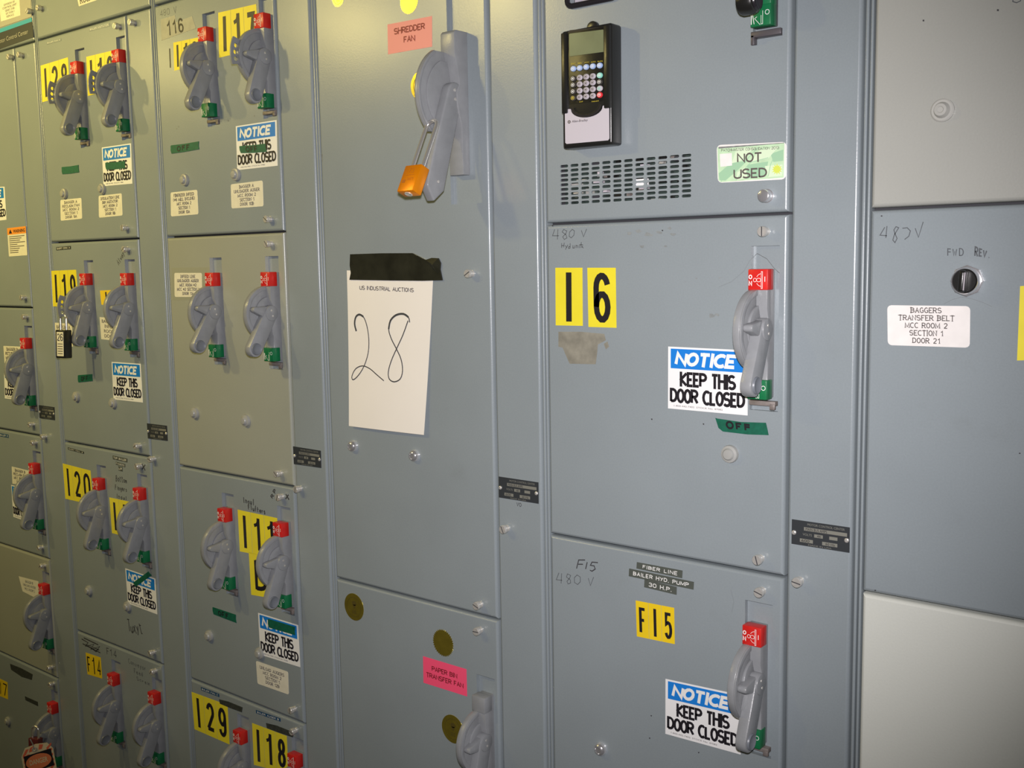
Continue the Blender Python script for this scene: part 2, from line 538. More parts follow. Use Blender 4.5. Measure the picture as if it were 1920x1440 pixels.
class Flat:
    """a thin sheet stuck on a surface; u to the right 0..1, v downwards 0..1"""

    def __init__(s, P, size=None, outf=None, base=0.0):
        # P: function (u, v, out) -> world point
        s.P = P
        s.V, s.F, s.M, s.mats = [], [], [], []
        s.layer = 0
        s.w, s.h = size

    def mi(s, m):
        if m not in s.mats:
            s.mats.append(m)
        return s.mats.index(m)

    def add(s, V, F, m, lift):
        b = len(s.V)
        s.V += [s.P(u, v, lift) for u, v in V]
        k = s.mi(m)
        for f in F:
            s.F.append([b + i for i in f])
            s.M.append(k)

    def poly(s, pts, m, lift=0.0003):
        s.add(pts, [list(range(len(pts)))], m, lift)

    def slab(s, pts, m, lift=0.0003, low=0.0):
        n = len(pts)
        b = len(s.V)
        s.V += [s.P(u, v, lift) for u, v in pts] + [s.P(u, v, low) for u, v in pts]
        k = s.mi(m)
        s.F.append([b + i for i in range(n)])
        s.M.append(k)
        for i in range(n):
            j = (i + 1) % n
            s.F.append([b + i, b + j, b + n + j, b + n + i])
            s.M.append(k)

    def rect(s, u0, v0, u1, v1, m, lift=0.0005):
        s.poly([(u0, v0), (u1, v0), (u1, v1), (u0, v1)], m, lift)

    def text(s, t, u0, v0, u1, v1, m, bold=0.0, shear=0.0, lift=0.0007):
        V, F, x0, x1, y0, y1 = text_geo(t, bold, shear)
        s.add([(u0 + (x - x0) / (x1 - x0) * (u1 - u0), v1 - (y - y0) / (y1 - y0) * (v1 - v0)) for x, y in V], F, m, lift)

    def lines(s, ls, u0, v0, u1, v1, m, bold=0.0, lift=0.0007):
        g = [text_geo(t, bold) for t in ls]
        wmax = max(a[3] - a[2] for a in g)
        h = (v1 - v0) / (len(ls) * 1.0 + (len(ls) - 1) * 0.45)
        for i, (V, F, x0, x1, y0, y1) in enumerate(g):
            wd = (x1 - x0) / wmax * (u1 - u0)
            c = (u0 + u1) / 2
            a = v0 + i * h * 1.45
            s.add([(c - wd / 2 + (x - x0) / (x1 - x0) * wd, a + h - (y - y0) / (y1 - y0) * h) for x, y in V], F, m, lift)

    def stroke(s, pts, wd, m, lift=0.0006, w1=None):
        """pts in uv; width in metres"""
        W, H = s.w, s.h
        V, F = ribbon([(u * W, v * H) for u, v in pts], wd, w1)
        s.layer = (s.layer + 1) % 10
        lift += s.layer * 0.000015
        if V:
            s.add([(x / W, y / H) for x, y in V], F, m, lift)

    def grot(s, t, u0, v0, u1, v1, wd, m, lift=0.0007, shear=0.0, gap=0.26, serif=0.0):
        """a line set in heavy grotesque capitals of proportional width, filling the box"""
        ws = [{'I': .18, '1': .5, 'M': 1.25, 'W': 1.3, ' ': .55, '.': .2, 'L': .8, 'E': .85, 'F': .8, 'J': .8, '-': .5, '(': .4, ')': .4}.get(c, 1.0) for c in t]
        k = wd / (v1 - v0) / s.h
        gp = gap + (0.14 if serif else 0)
        tot = sum(ws) + gp * (len(t) - 1)
        mu = wd / s.w / 2
        mv = wd / s.h / 2
        U0, U1, V0, V1 = u0 + mu, u1 - mu, v0 + mv, v1 - mv
        sc = (U1 - U0) / tot
        x = U0
        for c, w_ in zip(t, ws):
            for st in G.get(c, []):
                xs_ = [p[0] for q in G[c] for p in q]
                ys_ = [p[1] for q in G[c] for p in q]
                lo, hi = min(xs_), max(xs_)
                yl, yh = (0, 2) if c in '.-()#' else (min(ys_), max(ys_))
                sp = (hi - lo) or 1.0
                pts = []
                for a, b in st:
                    uu = x + ((a - lo) / sp * w_ if hi > lo else w_ / 2) * sc
                    vv_ = V1 - (b - yl) / (yh - yl) * (V1 - V0)
                    uu += shear * (V1 - vv_) * s.h / s.w
                    pts.append((uu, vv_))
                # square stroke ends reach the full cap height on upright stems
                if abs(st[0][0] - st[-1][0]) < .02 and len(st) == 2:
                    if pts[0][1] > pts[1][1]:
                        pts = pts[::-1]
                    pts = [(pts[0][0], pts[0][1] - (mv if st[0][1] + st[1][1] > 1.7 or 1 else 0)), (pts[1][0], pts[1][1] + mv)]
                s.stroke(pts, wd, m, lift)
                if serif and c not in '0235689CGOQS':
                    for a, b in ((st[0], pts[0]), (st[-1], pts[-1])):
                        if a[1] < .12 or a[1] > 1.85:
                            s.stroke([(b[0] - serif * sc, b[1]), (b[0] + serif * sc, b[1])], wd * .6, m, lift)
            x += (w_ + gp) * sc

    def grot_lines(s, ls, u0, v0, u1, v1, wd, m, lead=1.5, serif=0.0, lift=0.0007):
        n = [sum({'I': .18, '1': .5, 'M': 1.25, 'W': 1.3, ' ': .55}.get(c, 1.0) + .26 for c in t) for t in ls]
        h = (v1 - v0) / (1 + (len(ls) - 1) * lead)
        c = (u0 + u1) / 2
        for i, t in enumerate(ls):
            wd_ = n[i] / max(n) * (u1 - u0) / 2
            s.grot(t, c - wd_, v0 + i * h * lead, c + wd_, v0 + i * h * lead + h, wd, m, lift, 0.0, 0.26, serif)

    def glyphs(s, t, u0, v0, u1, v1, wd, m, jit=0.0, lift=0.0006, gap=0.35, slope=0.0):
        n = len(t)
        cw = (u1 - u0) / (n + (n - 1) * gap)
        for i, ch in enumerate(t):
            if ch == ' ':
                continue
            x = u0 + i * cw * (1 + gap)
            for st in G.get(ch, G['-']):
                jx, jy = random.uniform(-jit, jit), random.uniform(-jit, jit)
                sc = 1 + random.uniform(-jit, jit)
                pts = [(x + (a * sc + jx) * cw, v1 - (b * sc + jy) / 2 * (v1 - v0) + slope * (x - u0)) for a, b in st]
                s.stroke(pts, wd, m, lift)

    def build(s, name, parent, label=None, cat=None, group=None):
        c = s.P(0.5, 0.5, 0.0)
        me = mesh(name, [v - c for v in s.V], s.F, s.mats, s.M)
        return link(name, me, parent, c, label=label, cat=cat, group=group)


def quad_map(corners, out=0.0, bulge=None):
    a, b, c, d = [at(x, y, out) for x, y in corners]

    def P(u, v, lift):
        p = a * ((1 - u) * (1 - v)) + b * (u * (1 - v)) + c * (u * v) + d * ((1 - u) * v)
        o = lift + (bulge(u, v) if bulge else 0.0)
        return Vector((p.x, p.y - o, p.z))
    size = (((b - a).length + (c - d).length) / 2, ((d - a).length + (c - b).length) / 2)
    return P, size


def flat(corners, out=0.0, bulge=None):
    P, size = quad_map(corners, out, bulge)
    return Flat(P, size)


def rrect(f, r):
    ru, rv = r / f.w, r / f.h
    return arc(1 - ru, rv, ru, -90, 0, 3, rv) + arc(1 - ru, 1 - rv, ru, 0, 90, 3, rv) + arc(ru, 1 - rv, ru, 90, 180, 3, rv) + arc(ru, rv, ru, 180, 270, 3, rv)


Q = [(0, 0), (1, 0), (1, 1), (0, 1)]


def notice(parent, corners, base=WHITE, cut=None, label=None):
    f = flat(corners)
    f.slab(Q, base)
    f.rect(0.035, 0.03, 0.965, 0.345, BLUE)
    f.grot('NOTICE', 0.085, 0.075, 0.86, 0.30, f.h * .055, WHITE_INK, 0.0007, 0.22)
    f.grot('KEEP THIS', 0.155, 0.39, 0.865, 0.63, f.h * .046, BLACK_INK)
    f.grot('DOOR CLOSED', 0.025, 0.66, 0.975, 0.90, f.h * .046, BLACK_INK)
    f.text('1-800-442-7402  STOCK No. 47082', 0.08, 0.932, 0.7, 0.958, TXTGREY)
    return f.build('notice_sticker', parent, label)


def label_lines(parent, corners, ls, base=CREAM, box=(0.1, 0.08, 0.9, 0.92), r=0.004, ink=TXTGREY, bold=0.0, label=None, torn=False):
    f = flat(corners)
    f.slab(rrect(f, r), base)
    f.grot_lines(ls, *box, f.h * (box[3] - box[1]) / (1 + (len(ls) - 1) * 1.35) * .15, ink, 1.35, 0.26)
    return f.build('printed_label', parent, label)


def tiles(parent, corners, chars, base=YELLOW, wd=0.011, label=None, box=(0.16, 0.11, 0.86, 0.89)):
    """a row of separate stick-on number tiles"""
    n = len(chars)
    P, size = quad_map(corners)
    for i, ch in enumerate(chars):
        def Pi(u, v, lift, i=i):
            return P((i + u) / n, v, lift)
        f = Flat(Pi, (size[0] / n, size[1]))
        e = 0.012
        f.slab([(e, 0.0), (1 - e, 0.0), (1 - e, 1), (e, 1)], base)
        if ch:
            wu = wd / f.w / 2
            wv = wd / f.h / 2
            u0, v0, u1, v1 = box
            if ch in 'Il':
                f.stroke([(0.5, v0), (0.5, v1)], wd, BLACK_INK)
            elif ch == '1':
                f.stroke([(0.56, v0), (0.56, v1)], wd, BLACK_INK)
                f.stroke([(0.56, v0 + .05), (0.46, v0 + .15), (0.24, v0 + .19)], wd * 0.75, BLACK_INK)
            else:
                f.glyphs(ch, u0 + wu, v0 + wv, u1 - wu, v1 - wv, wd, BLACK_INK, 0)
        f.build('number_tile', parent, label)


def gtape(parent, corners, text=None, ink=BLACK_INK, wavy=True, base=None, wd=0.0022):
    f = flat(corners)
    pts = [(0, 0.08), (0.02, 0), (0.5, 0.05 if wavy else 0), (1, 0), (0.985, 0.5), (1.0, 0.98), (0.5, 1.04 if wavy else 1), (0.03, 1), (0.0, 0.6)]
    f.slab(pts, base or GTAPE, 0.0012, 0.0)
    if text:
        f.glyphs(text, 0.25, 0.22, 0.68, 0.82, wd, ink, 0.06, 0.0015)
    return f.build('tape_strip', parent)


def dymo(parent, corners, text, base=None, ink=None, box=(0.06, 0.22, 0.94, 0.78)):
    f = flat(corners)
    f.slab(Q, base or DYMO, 0.0006)
    if text:
        f.grot(text, *box, f.h * .085, ink or WHITE_INK, 0.0009, 0.0, 0.45)
    return f.build('label_tape', parent)


def scrawl(parent, corners, text, wd=0.0016, ink=PENCIL, jit=0.08, gap=0.45, slope=0.0):
    f = flat(corners)
    f.glyphs(text, 0, 0, 1, 1, wd, ink, jit, 0.00015, gap, slope)
    return f.build('handwriting', parent)


def px_strokes(parent, name, strokes, wd, ink, lift=0.0002, out=0.0, label=None):
    P = lambda u, v, l: at(u, v, out + l)
    c = strokes[0][0]
    V, F = [], []
    for st in strokes:
        q = [at(x, y, out + lift) for x, y in st]
        v, f = ribbon([(p.x, p.z) for p in q], wd)
        b = len(V)
        V += [(x, -(out + lift), z) for x, z in v]
        F += [[b + i for i in ff] for ff in f]
    c = Vector(V[0])
    me = mesh(name, [Vector(v) - c for v in V], F, ink)
    return link(name, me, parent, c, label=label)


def blot(parent, name, pts, m, lift=0.0002, label=None):
    V = [at(x, y, lift) for x, y in pts]
    c = V[0]
    me = mesh(name, [v - c for v in V], [list(range(len(V)))], m)
    return link(name, me, parent, c, label=label)


# ------------------------------------------------------------------ small hardware
def mk_latch():
    me1 = lathe_y('latch_screw', [(0.0058, 0.0), (0.0058, 0.002), (0.0045, 0.0022), (0.0045, 0.005), (0.0066, 0.0052), (0.0069, 0.0065), (0.0069, 0.0125), (0.0062, 0.0135)], STEEL, 18)
    me2 = box_me('slot', -0.0062, 0.0062, -0.01365, -0.0125, -0.0007, 0.0007, DARKGAP)
    return join_me('latch_screw', [me1, me2])


LATCH = mk_latch()


def latch(parent, px, py, rot=None, out=0.0, label=None):
    p = at(px, py, 0.007 + out)
    link('latch_screw', LATCH, parent, (p.x, -out, p.z), (0, random.uniform(0, 3.1) if rot is None else rot, 0), label=label)


def mk_cap(m, dome=False):
    prof = [(0.0125, 0.0), (0.0125, 0.003), (0.0118, 0.0055), (0.0085, 0.0065), (0.0078, 0.0085), (0.0065, 0.010), (0.003, 0.0104)]
    if dome:
        prof = [(0.0105, 0.0), (0.0105, 0.003), (0.0098, 0.006), (0.0078, 0.0085), (0.0055, 0.0096), (0.005, 0.0088), (0.003, 0.0086)]
    return lathe_y('push_button', prof, m, 22)


CAP = mk_cap(BUTTON)
CAPW = mk_cap(WHITECAP)
CAPC = mk_cap(CHROME, True)


def button(parent, px, py, me=None, label=None):
    p = at(px, py, 0.006)
    link('push_button', me or CAP, parent, (p.x, 0, p.z), label=label)


def rivet_plate(parent, corners):
    f = flat(corners)
    f.slab(Q, PLATE, 0.001)
    L = 0.0013
    f.rect(0.22, 0.24, 0.96, 0.38, PFIELD, L)
    f.rect(0.40, 0.47, 0.55, 0.60, PFIELD, L)
    f.rect(0.66, 0.47, 0.80, 0.60, PFIELD, L)
    f.rect(0.15, 0.72, 0.38, 0.86, PFIELD, L)
    f.rect(0.54, 0.72, 0.80, 0.86, PFIELD, L)
    f.text('MAIN BUS AMPS', 0.25, 0.255, 0.62, 0.365, BLACK_INK, 0, 0, L + .0002)
    f.text('MOTOR CONTROL CENTER', 0.28, 0.07, 0.92, 0.16, PFIELD, 0, 0, L)
    f.text('VOLTS', 0.2, 0.49, 0.36, 0.58, PFIELD, 0, 0, L)
    f.text('480', 0.45, 0.49, 0.52, 0.58, BLACK_INK, 0, 0, L + .0002)
    f.text('600', 0.18, 0.74, 0.32, 0.84, BLACK_INK, 0, 0, L + .0002)
    f.text('60 Hz', 0.6, 0.74, 0.76, 0.84, BLACK_INK, 0, 0, L + .0002)
    f.text('MADE IN USA', 0.3, 0.91, 0.7, 0.97, PFIELD, 0, 0, L)
    o = f.build('rating_plate', parent)
    rv = lathe_y('rivet', [(0.0032, 0.0), (0.003, 0.0012), (0.0018, 0.002)], STEEL, 10)
    for u, v in ((0.045, 0.52), (0.955, 0.52)):
        link('rivet', rv, o, f.P(u, v, 0.001))
    return o


def seal(parent, cx, cy, rx, ry, burst, ink=True, label=None):
    """round foil seal; rx, ry are its half sizes in the view, used to take its real radius"""
    c = at(cx, cy)
    r = (at(cx, cy - ry) - at(cx, cy + ry)).length / 2
    f = Flat(lambda u, v, l: Vector((c.x + (u - .5) * 2 * r, -l, c.z - (v - .5) * 2 * r)), (2 * r, 2 * r))
    if burst:
        n = 36
        pts = []
        for i in range(2 * n):
            a = math.pi * i / n
            rr = 0.5 if i % 2 == 0 else 0.45
            pts.append((.5 + rr * math.cos(a), .5 + rr * math.sin(a)))
        f.slab(pts, GOLD, 0.0004)
    else:
        f.slab(arc(.5, .5, .5, 0, 350, 35), GOLD, 0.0004)
        f.stroke(arc(.5, .5, .36, 0, 360, 30), 0.0008, GOLDD, 0.0006)
        f.poly(arc(.52, .36, .12, 0, 330, 8, .09) , GOLDD, 0.0006)
        f.poly([(.44, .42), (.6, .40), (.56, .56), (.48, .54)], GOLDD, 0.0006)
        for k in range(3):
            f.rect(.40, .62 + .05 * k, .62, .645 + .05 * k, GOLDD, 0.0006)
    return f.build('foil_seal', parent, label)


# ------------------------------------------------------------------ rotary disconnect handles
HC = {}


def bowl_lever(L, r0, r1, x0, x1, ang, bevel=0.0025):
    """lever in the out/z plane hinged at the origin, pointing `ang` degrees outwards from straight down"""
    a = math.radians(ang)
    dx, dz = math.sin(a), -math.cos(a)
    nx, nz = math.cos(a), math.sin(a)
    pr = []
    # start circle (upper), then down one flank, end circle, back up
    base = math.degrees(math.atan2(-dz, -dx))
    pr += [(r0 * math.cos(math.radians(t)), r0 * math.sin(math.radians(t))) for t in [base - 80 + 160 * i / 10 for i in range(11)]]
    cx, cz = dx * L, dz * L
    end = math.degrees(math.atan2(dz, dx))
    pr += [(cx + r1 * math.cos(math.radians(t)), cz + r1 * math.sin(math.radians(t))) for t in [end - 90 + 180 * i / 12 for i in range(13)]]
    me = prism_x('lever', pr, x0, x1, CAST, bevel, 2)
    # thumb dimple: a shallow dish with a raised rim on the right face
    V, F = [], []
    n = 18
    prof = [(r1 * .72, 0.0002), (r1 * .68, 0.0010), (r1 * .60, 0.0002), (r1 * .35, -0.0012), (r1 * .1, -0.0016)]
    prof = [(r, h + 0.0018) for r, h in prof]
    prof = [(r1 * .76, 0.0)] + prof
    for r, h in prof:
        for i in range(n):
            t = 2 * math.pi * i / n
            V.append((x1 + h, -(cx + r * math.cos(t)), cz + r * math.sin(t)))
    for k in range(len(prof) - 1):
        for i in range(n):
            j = (i + 1) % n
            F.append([k * n + i, k * n + j, (k + 1) * n + j, (k + 1) * n + i])
    F.append([(len(prof) - 1) * n + i for i in range(n)])
    d = fix(mesh('dimple', V, F, mat('dimple_shade_grey', (0.17, 0.185, 0.21), 0.38)), 0, 1, True)  # darker grey paints the shade of the hollow into the dimple
    return me, d


def small_handle_meshes(ang):
    k = ('s', ang)
    if k in HC:
        return HC[k]
    H = {}
    mm = 0.001
    # housing with its recess plate
    back = box_me('b', -4.5 * mm, 36.5 * mm, 8 * mm, 9.5 * mm, -190 * mm, 31 * mm, GREY)
    prof = [(-12, 0), (14.5, 0), (14.5, -52), (10, -66), (8, -80), (10, -96), (13.5, -108), (13.5, -118), (11, -124), (11, -150), (14.5, -150), (14.5, -172), (-12, -172)]
    hs = prism_x('h', [(o * mm, z * mm) for o, z in prof], 0.6 * mm, 26.4 * mm, CAST, 0.0012)
    H['housing'] = join_me('switch_handle', [back, hs])
    # printed caps
    def cap(z0, z1, m, on):
        b = box_me('c', -0.6 * mm, 27.6 * mm, -16.3 * mm, 2 * mm, z0 * mm, z1 * mm, m, 0.0012)
        V, F, mm_ = [], [], []

        def P(u, v, l):
            return Vector((-0.6 * mm + u * 28.2 * mm, -16.3 * mm - l, z1 * mm - v * (z1 - z0) * mm))
        f = Flat(P, (28.2 * mm, (z1 - z0) * mm))
        L = 0.0002
        if on:
            f.glyphs('O', 0.06, 0.28, 0.20, 0.46, 0.0013, WHITE_INK, 0, L)
            f.glyphs('N', 0.06, 0.56, 0.20, 0.78, 0.0013, WHITE_INK, 0, L)
            f.stroke([(0.86, .36), (0.86, .60)], 0.0010, WHITE_INK, L)
            f.stroke([(0.68, .12), (0.74, .12), (0.74, .92), (0.68, .92), (0.68, .12)], 0.0006, WHITE_INK, L)
            f.stroke(arc(.68, .52, .26, 95, 150, 5, .30) , 0.0006, WHITE_INK, L)
            f.stroke(arc(.68, .52, .26, 210, 265, 5, .30), 0.0006, WHITE_INK, L)
            f.stroke(arc(.36, .52, .08, 0, 360, 10, .09), 0.0006, WHITE_INK, L)
            f.stroke(arc(.55, .52, .11, 0, 360, 10, .09), 0.0006, WHITE_INK, L)
        else:
            f.stroke(arc(.84, .40, .10, 0, 360, 12, .11), 0.0008, WHITE_INK, L)
            f.stroke([(0.62, .30), (0.62, .92), (0.54, .92), (0.54, .5)], 0.0006, WHITE_INK, L)
            f.stroke([(0.50, .95), (0.22, .62), (.34, .55)], 0.0006, WHITE_INK, L)
            f.stroke([(0.06, .4), (0.06, .88)], 0.0012, WHITE_INK, L)
            f.stroke([(0.12, .4), (0.2, .88)], 0.0009, WHITE_INK, L)
        me = mesh('p', f.V, f.F, f.mats, f.M)
        return join_me('cap', [b, me])
    H['on'] = cap(-27, 0.6, RED, True)
    H['off'] = cap(-173, -146.5, GREEN, False)
    # quadrant plate
    R, oc, zc = 54, 9, -80
    def half(R, x0, x1, bev, a0=-68, a1=68, inner=None, m=CAST):
        pr = [(oc + R * math.cos(math.radians(t)), zc + R * math.sin(math.radians(t))) for t in [a0 + (a1 - a0) * i / 26 for i in range(27)]]
        if inner:
            pr += [(oc + inner * math.cos(math.radians(t)), zc + inner * math.sin(math.radians(t))) for t in [a1 + (a0 - a1) * i / 26 for i in range(27)]]
        else:
            pr += [(oc, zc + R * math.sin(math.radians(a1)) * 0.9), (oc, zc + R * math.sin(math.radians(a0)) * 0.9)]
        return prism_x('q', [(o * mm, z * mm) for o, z in pr], x0 * mm, x1 * mm, m, bev)
    parts = [half(R, 0.5, 11.0, 0.0016, -72, 88), half(R, 10.8, 13.0, 0.0008, -72, 88, R - 8),
             half(33, 10.8, 15.0, 0.001, 5, 80), half(31, 10.8, 12.0, 0.0004, -60, -5)]
    H['quad'] = join_me('quadrant_plate', parts)
    # lever with pointer arm
    lv, dim = bowl_lever(78 * mm, 15.5 * mm, 15.5 * mm, 10.5 * mm, 27 * mm, ang)
    pa = ang + 72
    a = math.radians(pa)
    dx, dz = math.sin(a), -math.cos(a)
    bs = math.degrees(math.atan2(dz, dx))
    pr = [(14 * math.cos(math.radians(bs + 90 + t)), 14 * math.sin(math.radians(bs + 90 + t))) for t in range(0, 181, 20)]
    cx, cz = dx * 36, dz * 36
    pr += [(cx + 5.5 * math.cos(math.radians(bs - 90 + t)), cz + 5.5 * math.sin(math.radians(bs - 90 + t))) for t in range(0, 181, 30)]
    arm = prism_x('a', [(o * mm, z * mm) for o, z in pr], 11 * mm, 25 * mm, CAST, 0.0022)
    hub = prism_x('hb', [(15 * math.cos(t * math.pi / 12) * mm, 15 * math.sin(t * math.pi / 12) * mm) for t in range(24)], 12 * mm, 28.4 * mm, CAST, 0.0014)
    H['lever'] = join_me('lever', [lv, dim, arm, hub])
    V = []
    sc = [prism_x('s', [((2.1 * math.cos(t * math.pi / 6) + o) * mm, (2.1 * math.sin(t * math.pi / 6) + z) * mm) for t in range(12)], 28.2 * mm, 29.2 * mm, COPPER if 0 else STEEL, 0.0003) for o, z in ((2, 5.5), (-1, -5.5))]
    H['screw'] = join_me('hub_screw', sc)
    # bracket at the bottom of the slot
    H['bracket'] = join_me('latch_bar', [box_me('k', -5 * mm, 33 * mm, -1.5 * mm, 10 * mm, -183 * mm, -176.5 * mm, BRASS, 0.0008), box_me('k', 25 * mm, 33 * mm, -2.5 * mm, 3 * mm, -188 * mm, -180 * mm, BRASS, 0.0015)])
    # extended lock plate with three holes
    out = [(oc + 68 * math.cos(math.radians(t)), zc + 68 * math.sin(math.radians(t))) for t in range(-16, 31, 4)]
    inn = [(oc + 44 * math.cos(math.radians(t)), zc + 44 * math.sin(math.radians(t))) for t in range(34, -21, -6)]
    bm = bmesh.new()
    loops = [out + inn]
    for t in (16, 4, -8):
        loops.append([(oc + 58 * math.cos(math.radians(t)) + 4.2 * math.cos(math.radians(s)), zc + 58 * math.sin(math.radians(t)) + 4.2 * math.sin(math.radians(s))) for s in range(0, 360, 36)])
    edges = []
    for lp in loops:
        vv = [bm.verts.new((3.5 * mm, -o * mm, z * mm)) for o, z in lp]
        edges += [bm.edges.new((vv[i], vv[(i + 1) % len(vv)])) for i in range(len(vv))]
    bmesh.ops.triangle_fill(bm, use_beauty=True, edges=edges)
    r = bmesh.ops.extrude_face_region(bm, geom=bm.faces[:])
    bmesh.ops.translate(bm, vec=(3.2 * mm, 0, 0), verts=[g for g in r['geom'] if isinstance(g, bmesh.types.BMVert)])
    bmesh.ops.recalc_face_normals(bm, faces=bm.faces)
    me = bpy.data.meshes.new('lock_plate')
    bm.to_mesh(me)
    bm.free()
    me.materials.append(CAST)
    H['hasp'] = me
    HC[k] = H
    return H


def small_handle(unit, px, py, ang, hasp=False, tip=None, plain=False, label=None):
    H = small_handle_meshes(ang)
    p = at(px, py, 0.0163)
    o = Vector((p.x, 0, p.z))
    hd = link('switch_handle', H['housing'], unit, o, label=label)
    if plain:
        cap_on = box_me('end_block', -0.0012, 0.0282, -0.018, 0.002, -0.027, 0.0006, CAST, 0.002)
        link('end_block', cap_on, hd, o)
    else:
        link('on_block', H['on'], hd, o, label='red ON block')
        link('off_block', H['off'], hd, o, label='green OFF block')
    link('quadrant_plate', H['quad'], hd, o)
    hub = o + Vector((0, -0.014, -0.079))
    link('lever', H['lever'], hd, hub)
    link('hub_screw', H['screw'], hd, hub)
    link('latch_bar', H['bracket'], hd, o)
    if hasp:
        link('lock_plate', H['hasp'], hd, o, label='pulled-out lock plate with three holes')
    return hd, o


def slot_of(px, py):
    p = at(px, py, 0.0163)
    return (p.x - 0.0045, p.x + 0.0365, p.z - 0.190, p.z + 0.031)


# ------------------------------------------------------------------ doors
def panel_me(name, x0, x1, z0, z1, m, holes=(), depth=0.02, r=0.0046, front=0.0, org=(0, 0, 0), hdepth=0.009):
    xs = sorted(set([x0 + r, x1 - r] + [h[0] for h in holes] + [h[1] for h in holes]))
    zs = sorted(set([z0 + r, z1 - r] + [h[2] for h in holes] + [h[3] for h in holes]))
    V, F = [], []
    ox, oy, oz = org

    def v(x, y, z):
        V.append((x - ox, y - oy, z - oz))
        return len(V) - 1
    idx = {}
    for i, x in enumerate(xs):
        for j, z in enumerate(zs):
            idx[i, j] = v(x, front, z)
    for i in range(len(xs) - 1):
        for j in range(len(zs) - 1):
            cx, cz = (xs[i] + xs[i + 1]) / 2, (zs[j] + zs[j + 1]) / 2
            if any(h[0] < cx < h[1] and h[2] < cz < h[3] for h in holes):
                continue
            F.append([idx[i, j], idx[i + 1, j], idx[i + 1, j + 1], idx[i, j + 1]])
    nflat = len(F)
    for h in holes:
        a = [v(h[0], front, h[2]), v(h[1], front, h[2]), v(h[1], front, h[3]), v(h[0], front, h[3])]
        b = [v(h[0], front + hdepth, h[2]), v(h[1], front + hdepth, h[2]), v(h[1], front + hdepth, h[3]), v(h[0], front + hdepth, h[3])]
        for k in range(4):
            F.append([a[k], b[k], b[(k + 1) % 4], a[(k + 1) % 4]])
    nflat = len(F)
    prof = [(r, 0.0), (r * 0.5, r * 0.13), (r * 0.13, r * 0.5), (0.0, r), (0.0, depth)]
    rings = []
    for ins, y in prof:
        rings.append([v(x0 + ins, front + y, z0 + ins), v(x1 - ins, front + y, z0 + ins), v(x1 - ins, front + y, z1 - ins), v(x0 + ins, front + y, z1 - ins)])
    # separate vertices per side so that every fold shades as a straight round edge
    for k in range(4):
        prev = None
        for q, ring in enumerate(rings):
            a, b = V[ring[k]], V[ring[(k + 1) % 4]]
            V.append(a)
            V.append(b)
            cur = (len(V) - 2, len(V) - 1)
            if prev:
                F.append([prev[1], prev[0], cur[0], cur[1]])
            prev = cur
    back = rings[-1]
    me = mesh(name, V, F, m)
    for i, p in enumerate(me.polygons):
        p.use_smooth = i >= nflat
    return me


ZC = 1.578
GL = [-3.0153, -2.5066, -2.0138, -1.5092, -0.9945, -0.4910, 0.0170]   # where one section meets the next
RL = [-2.6116, -2.1110, -1.6085, -1.0926, -0.5848, -0.0770]           # right edge of the unit doors
TOPZ = 2.286
NM = ['far left', 'second', 'third', 'fourth', 'fifth', 'right-hand']

# ---- setting
fl = box_me('floor', -6.5, 1.6, -3.2, 0.9, -0.06, 0.0, FLOORM)
link('floor', fl, kind='structure')
ce = box_me('ceiling', -6.5, 1.6, -3.2, 0.9, 2.75, 2.8, CEILM)
link('ceiling', ce, kind='structure')
wl = box_me('wall_back', -6.5, 1.6, 0.85, 0.9, 0.0, 2.75, CEILM)
link('wall_back', wl, kind='structure')

FRLAB = [
    'grey cabinet section at the far left, behind the narrow doors with the warning label',
    'grey cabinet section second from the left, holding the paired I19 and I20 switches',
    'grey cabinet section third from the left, holding the beige door',
    'grey cabinet section in the middle, behind the door with the taped 28 sheet',
    'grey cabinet section behind the black keypad and the 16 door',
    'grey cabinet section at the right edge, behind the pale doors']
WWLAB = [
    'narrow grey wireway cover left of the I19 and I20 doors',
    'narrow grey wireway cover between the I20 door and the I11 door',
    'narrow grey wireway cover between the beige door and the taped 28 sheet',
    'narrow grey wireway cover between the taped 28 sheet and the keypad',
    'narrow grey wireway cover between the keypad door and the pale doors',
    'narrow grey wireway cover right of the pale doors, outside the picture']
for i in range(6):
    g, g2, r = GL[i], GL[i + 1], RL[i]
    fr = empty('cabinet_frame', ((g + g2) / 2, 0.25, 0.0), FRLAB[i], 'cabinet', 'sections of the motor control lineup')
    V, F = [], []
    link('body', box_me('body', g + 0.0015, g2 - 0.0008, 0.021, 0.50, 0.10, TOPZ, DARKGAP), fr)
    link('base_rail', box_me('base_rail', g + 0.0015, g2 - 0.0008, 0.01, 0.49, 0.0, 0.0995, GREY, 0.002), fr)
    for a, b, yy in ((0.0012, 0.0052, 0.0004), (0.0072, 0.0107, 0.0012)):
        link('front_flange', box_me('front_flange', g + a, g + b, yy, 0.0209, 0.1, TOPZ, GREY, 0.0013, 3), fr)
    # vertical wireway cover
    ztop = ZC + (0.5476 if i < 3 else 0.552) - 0.002
    cx = (r + g2) / 2
    ww = empty('wireway_cover', (cx, 0, 0.11), WWLAB[i], 'panel', 'narrow vertical wireway covers')
    link('cover_panel', panel_me('cover_panel', r + 0.0025, g2 - 0.0025, 0.105, ztop, GREY, org=(cx, 0, 0.11)), ww, (cx, 0, 0.11))
    fr['_w'] = ww.name
WW = {i: bpy.data.objects[bpy.data.objects[n]['_w']] for i, n in enumerate([o.name for o in col.objects if o.name.startswith('cabinet_frame')])}
for o in list(col.objects):
    if '_w' in o.keys():
        del o['_w']
rivet_plate(WW[0], [(73.3, 759.4), (102.4, 763.4), (103.3, 787.8), (74.9, 783.8)])
rivet_plate(WW[1], [(276, 793.6), (313.3, 798.2), (314.8, 826.6), (278, 822)])
